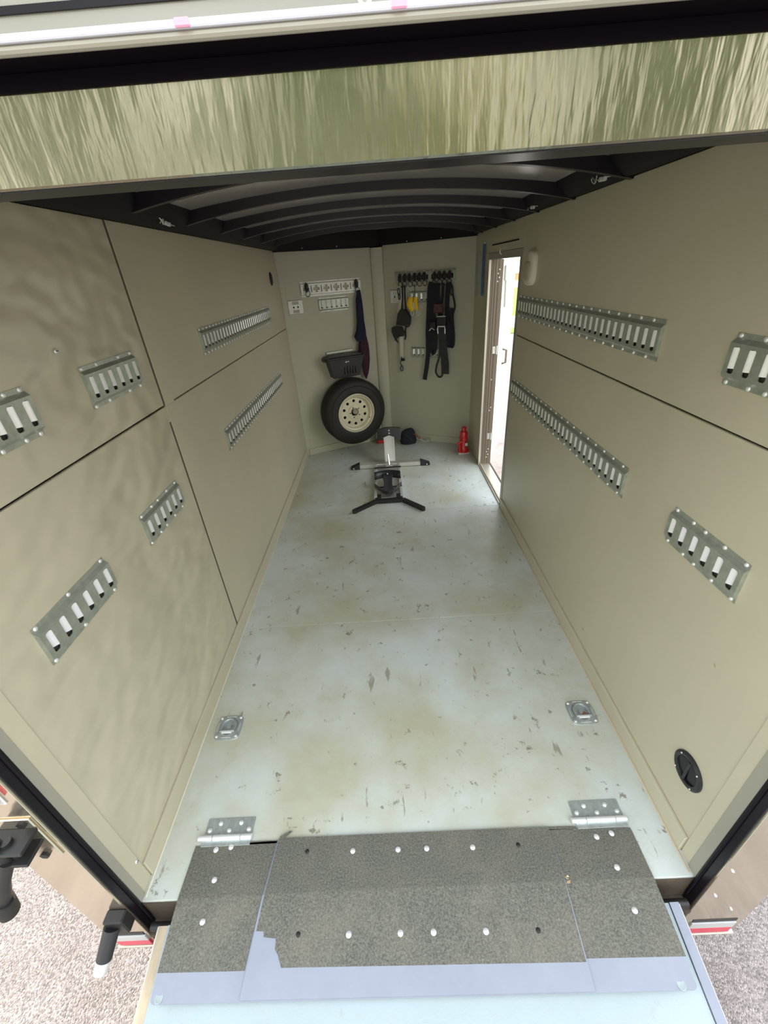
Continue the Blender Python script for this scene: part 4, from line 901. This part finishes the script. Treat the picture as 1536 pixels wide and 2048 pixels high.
# ------------------------------------------------------------------ transition flap and hinges
SL = 0.20
def zf(y): return 0.004+y*SL if y < 0 else 0.004
def fp(x, y):     # point measured on the floor plane, moved along its sight line onto the sloping flap
    z = zf(y)
    for _ in range(6):
        k = (CAM.z-z)/CAM.z; X = CAM.x+(x-CAM.x)*k; Y = CAM.y+(y-CAM.y)*k; z = zf(Y)
    return X, Y
def sheet(poly, lift, th=0.003):
    Q = [fp(*q) for q in poly]; mb = MB()
    def clip(Q, s_):      # keep the part of the outline on one side of the bend line y = 0
        out = []
        for i in range(len(Q)):
            p, q = Q[i-1], Q[i]
            if (p[1]*s_ >= 0) != (q[1]*s_ >= 0):
                f = p[1]/(p[1]-q[1]); out.append((p[0]+(q[0]-p[0])*f, 0.0))
            if q[1]*s_ >= 0: out.append(q)
        return out
    for part in (clip(Q, 1), clip(Q, -1)):
        n = len(part)
        if n < 3: continue
        vs = [(a2, b2, zf(b2)+lift) for a2, b2 in part]+[(a2, b2, zf(b2)+lift-th) for a2, b2 in part]
        mb.add(vs, [tuple(range(n)), tuple(range(n, 2*n))[::-1]]+[(i, (i+1) % n, n+(i+1) % n, n+i) for i in range(n) if not (part[i][1] == 0 and part[(i+1) % n][1] == 0)])
    return mb
t = thing('transition_flap', 'hinged metal bridge flap between floor and ramp, coated with dark grit', 'flap')
def rc(poly, r=0.012):
    out = []; n = len(poly)
    for i in range(n):
        p0, p1, p2 = Vector(poly[i-1]), Vector(poly[i]), Vector(poly[(i+1) % n])
        a1 = (p0-p1).normalized(); a3 = (p2-p1).normalized()
        for k in (0, .25, .5, .75, 1.0):
            q = p1+a1*r*(1-k)**2+a3*r*k**2; out.append((q.x, q.y))
    return out
put('plate', sheet(rc([(0.125, 0.146), (0.135, -0.226), (1.652, -0.240), (1.668, 0.141)], 0.014), 0), 'smooth_plate', t)
put('grit_coat', sheet([(0.127, 0.146), (0.131, -0.165), (0.39, -0.168), (0.42, 0.150)], 0.0015, 0.0015), 'grit', t, label='dark non-slip coat, left piece')
put('grit_coat', sheet([(1.385, 0.145), (1.365, -0.172), (1.658, -0.176), (1.665, 0.139)], 0.0015, 0.0015), 'grit', t, label='dark non-slip coat, right piece')
put('grit_coat', sheet([(0.315, 0.152), (0.420, 0.152), (0.43, 0.143), (0.315, 0.143)], 0.0015, 0.0015), 'grit', t)
put('grit_coat', sheet([(1.38, 0.143), (1.48, 0.143), (1.482, 0.152), (1.38, 0.153)], 0.0015, 0.0015), 'grit', t)
ov = put('overlay_plate', sheet([(0.425, 0.156), (0.392, -0.226), (1.375, -0.236), (1.384, 0.152)], 0.005, 0.0032), 'smooth_plate', t, label='second metal sheet laid over the middle')
put('grit_coat', sheet([(0.427, 0.156), (0.405, -0.085), (0.428, -0.087), (0.432, -0.100), (0.470, -0.104), (0.472, -0.128), (0.482, -0.138), (0.498, -0.166), (1.374, -0.180), (1.383, 0.152)], 0.0065, 0.0014), 'grit', ov)
put('torn_corner', MB().prism([(0.430, 0.158), (0.465, 0.176), (0.472, 0.172), (0.440, 0.152)], 0.010, 0.013, 'xy'), 'grit', ov)
def bolt(x, y, par, dark=False, lift=0.0015, big=1.0):
    X, Y = fp(x, y); z = zf(Y)+lift
    put('bolt', MB().lathe([(0.0001, .004), (.005*big, .0036), (.0085*big, .0012), (.009*big, 0)], (X, Y, z), n=16), 'black_metal' if dark else 'zinc_bright', par, label='dark recessed bolt' if dark else None)
for x, y in ((.205, .132), (.257, .138), (.228, .047), (.226, -.057), (1.539, .117), (1.594, .125), (1.566, .031), (1.567, -.075)): bolt(x, y, t)
for x, y in ((.694, .108), (.851, .106), (.950, .105), (1.108, .102), (.692, -.102), (.849, -.104), (.949, -.105), (1.106, -.108)): bolt(x, y, ov, False, .0065)
for x, y in ((.537, -.097), (1.261, -.111), (.534, .112), (1.264, .102)): bolt(x, y, ov, True, .0065, .8)
for x, y in ((.158, -.214), (1.612, -.228)):
    X, Y = fp(x, y); put('bolt_hole', MB().lathe([(0.0001, .0006), (.009, .0006), (.011, .0012), (.0125, 0)], (X, Y, zf(Y)+.0003), n=20), 'ramp_paint', t, label='round hole showing the pale ramp below')
def hinge(cx, y0, lab, par=None):
    h = thing('butt_hinge', lab, 'hinge', (cx, 0.166, 0))
    q = 0.228-0.166 if y0 is None else y0
    put('leaf', MB().cbox((-.088, .004, .0005), (.088, .064, .0040), .001), 'zinc_plate', h)
    put('leaf', MB().cbox((-.088, -.026, .0055), (.088, -.002, .0070), .0005), 'zinc_plate', h)
    put('knuckle', MB().cyl((-.102, -.002, .011), (-.052, -.002, .011), .0095, n=14), 'zinc_bright', h)
    put('knuckle', MB().cyl((-.050, -.002, .011), (.050, -.002, .011), .0098, n=14), 'zinc_bright', h)
    put('knuckle', MB().cyl((.052, -.002, .011), (.090, -.002, .011), .0095, n=14), 'zinc_bright', h)
    for sx, sy in ((-.072, .024), (-.038, .046), (0.0, .022), (.038, .046), (.072, .024)):
        put('screw', MB().lathe([(.0085, 0), (.0075, .004), (.004, .0065), (.0001, .007)], (sx, sy, .004), n=12), 'zinc_bright', h)
hinge(0.236, None, 'zinc butt hinge joining the flap to the floor, left one')
hinge(1.572, None, 'zinc butt hinge joining the flap to the floor, right one')
t = thing('dry_leaf', 'dry straw coloured leaf on the right part of the flap', 'leaf', (1.385, 0.005, 0.0))
put('blade', MB().add([(0, 0, .002), (.012, .010, .008), (.020, .002, .004), (.012, -.012, .010), (.0, -.010, .003)], [(0, 1, 2), (0, 2, 3), (0, 3, 4)]), 'leaf_litter', t)
put('stalk', MB().tube([(0.012, .0, .005), (-.012, .014, .004), (-.030, .022, .003)], .0012, 6), 'leaf_litter', t)

# ------------------------------------------------------------------ fittings on the rear posts
t = thing('bar_latch', 'dark steel cam bar latch with swinging handle on the left rear post', 'latch', (-0.06, -0.043, 0.60))
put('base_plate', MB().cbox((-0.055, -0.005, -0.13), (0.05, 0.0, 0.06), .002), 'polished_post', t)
put('bracket', MB().cbox((-0.045, -0.060, 0.01), (0.052, -0.004, 0.020), .002).cbox((-0.045, -0.060, -0.045), (0.040, -0.004, -0.035), .002), 'black_metal', t)
put('barrel', MB().cyl((-0.02, -0.045, -0.055), (-0.02, -0.045, 0.035), .017, n=16).cyl((0.002, -0.035, -0.05), (0.002, -0.035, 0.03), .012, n=14), 'black_metal', t)
put('handle', MB().tube([(-0.012, -0.050, -0.03), (-0.045, -0.070, -0.10), (-0.080, -0.080, -0.19)], .016, 12), 'black_metal', t)
put('grip', MB().cyl((-0.078, -0.080, -0.175), (-0.092, -0.080, -0.235), .025, .023, 16), 'rubber', t)
for x, z in ((0.010, -0.115), (-0.02, -0.07), (0.03, 0.045)): put('bolt', MB().cyl((x, -0.004, z), (x, -0.012, z), .012, n=6), 'black_metal', t)
t = thing('door_holder', 'dark lock holder with a bright chrome end low on the left rear post', 'latch', (-0.035, -0.043, 0.03))
put('bracket', MB().cbox((-0.015, -0.035, -0.02), (0.045, 0.0, 0.06), .004), 'black_metal', t)
put('stub', MB().cyl((0.0, -0.030, 0.02), (-0.018, -0.085, -0.04), .024, .022, 20), 'black_plastic', t)
put('tip', MB().cyl((-0.018, -0.085, -0.04), (-0.026, -0.108, -0.065), .0225, .019, 20), 'zinc_bright', t)
t = thing('marker_lamp', 'red marker lamp on the left rear post, cut by the photo edge', 'lamp', (-0.050, -0.043, 0.80))
put('lens', MB().cbox((-0.030, -0.022, -0.06), (0.020, -0.004, 0.06), .006), 'red_lens', t)
put('base', MB().cbox((-0.036, -0.005, -0.07), (0.026, 0.0, 0.07), .002), 'tape_white', t)
for i, (x, z) in enumerate(((1.93, -0.14), (1.84, -0.02), (1.83, 0.16))):
    put('rivet', MB().sphere((x, -0.044, z), .004), 'zinc_bright', pr)

# ------------------------------------------------------------------ trees round the driveway (seen in the polished frame)
def tree_meshes(seed, m, R0_=1.7, H=5.2, nleaf=3800, low=1.0):
    rn = random.Random(seed); mb = MB()
    cl = [(rn.uniform(-1, 1)*R0_*.7, rn.uniform(-1, 1)*R0_*.7, rn.uniform(low+.5, H), rn.uniform(.5, .95)) for _ in range(24)]
    for _ in range(nleaf):
        cx_, cy_, cz_, r = rn.choice(cl); d = Vector((rn.gauss(0, 1), rn.gauss(0, 1), rn.gauss(0, 1))).normalized()*r*rn.uniform(.6, 1.05)
        c_ = Vector((cx_, cy_, cz_))+d; a2 = Vector((rn.uniform(-1, 1), rn.uniform(-1, 1), rn.uniform(-.6, .6))).normalized(); b2 = a2.orthogonal().normalized()
        s = rn.uniform(.05, .11)
        mb.add([c_-a2*s, c_-b2*s*.5, c_+a2*s, c_+b2*s*.5], [(0, 1, 2, 3)])
    me = bpy.data.meshes.new('foliage'); me.from_pydata(mb.v, [], mb.f); me.materials.append(MATS[m])
    tk = MB().tube([(0, 0, 0), (0.05, 0, 1.5), (-0.05, .05, 3.2), (0, 0, H-.6)], [.16, .13, .09, .03], 8).mesh('trunk', 'bark')
    return me, tk
TM = [tree_meshes(11, 'leaf_green'), tree_meshes(23, 'leaf_yellow'), tree_meshes(31, 'leaf_green', 1.5, 6.0, 3200, 1.6)]
TP = [(-7.6, -5.0, 1, 1.1), (-4.2, -9.0, 0, 1.2), (0.6, -9.6, 2, 1.1), (5.3, -9.0, 0, 1.2), (9.6, -5.2, 1, 1.1), (-1.8, -14.5, 0, 1.3), (3.3, -14.6, 1, 1.3), (8.4, -13.8, 2, 1.3), (-9.0, 3.5, 0, 1.2)]
TP_FAR = [(21.5, 62, 1, 1.5), (15.5, 66, 1, 1.6)]
for i, (x, y, k, s) in enumerate(TP):
    t = thing('tree', 'leafy tree standing behind the camera, mirrored in the polished header', 'tree', (x, y, -0.45), i*1.3, 'trees around the driveway'); t.scale = (s, s, s)
    put('foliage', TM[k][0], None, t, kind='stuff'); put('trunk', TM[k][1], None, t)
for i, (x, y, k, s) in enumerate(TP_FAR):
    t = thing('tree', ('yellow green tree beyond the far road, seen through the side door' if i == 0 else 'yellow green tree behind the orange wall, farther left'), 'tree', (x, y, -0.45), i*1.3); t.scale = (s, s, s)
    put('foliage', TM[k][0], None, t, kind='stuff'); put('trunk', TM[k][1], None, t)
t = thing('garden_wall', 'low orange wall far beyond the lawn, seen through the side door', 'wall', (20, 58.3, -0.43))
put('wall', MB().cbox((-9, 0, 0), (9, 0.3, 0.75), .02), mat('orange_brick', (0.62, 0.30, 0.12), 0.8, var=0.3), t)
put('coping', MB().cbox((-9.05, -0.05, 0.75), (9.05, 0.35, 0.85), .02), 'raw_wood', t)
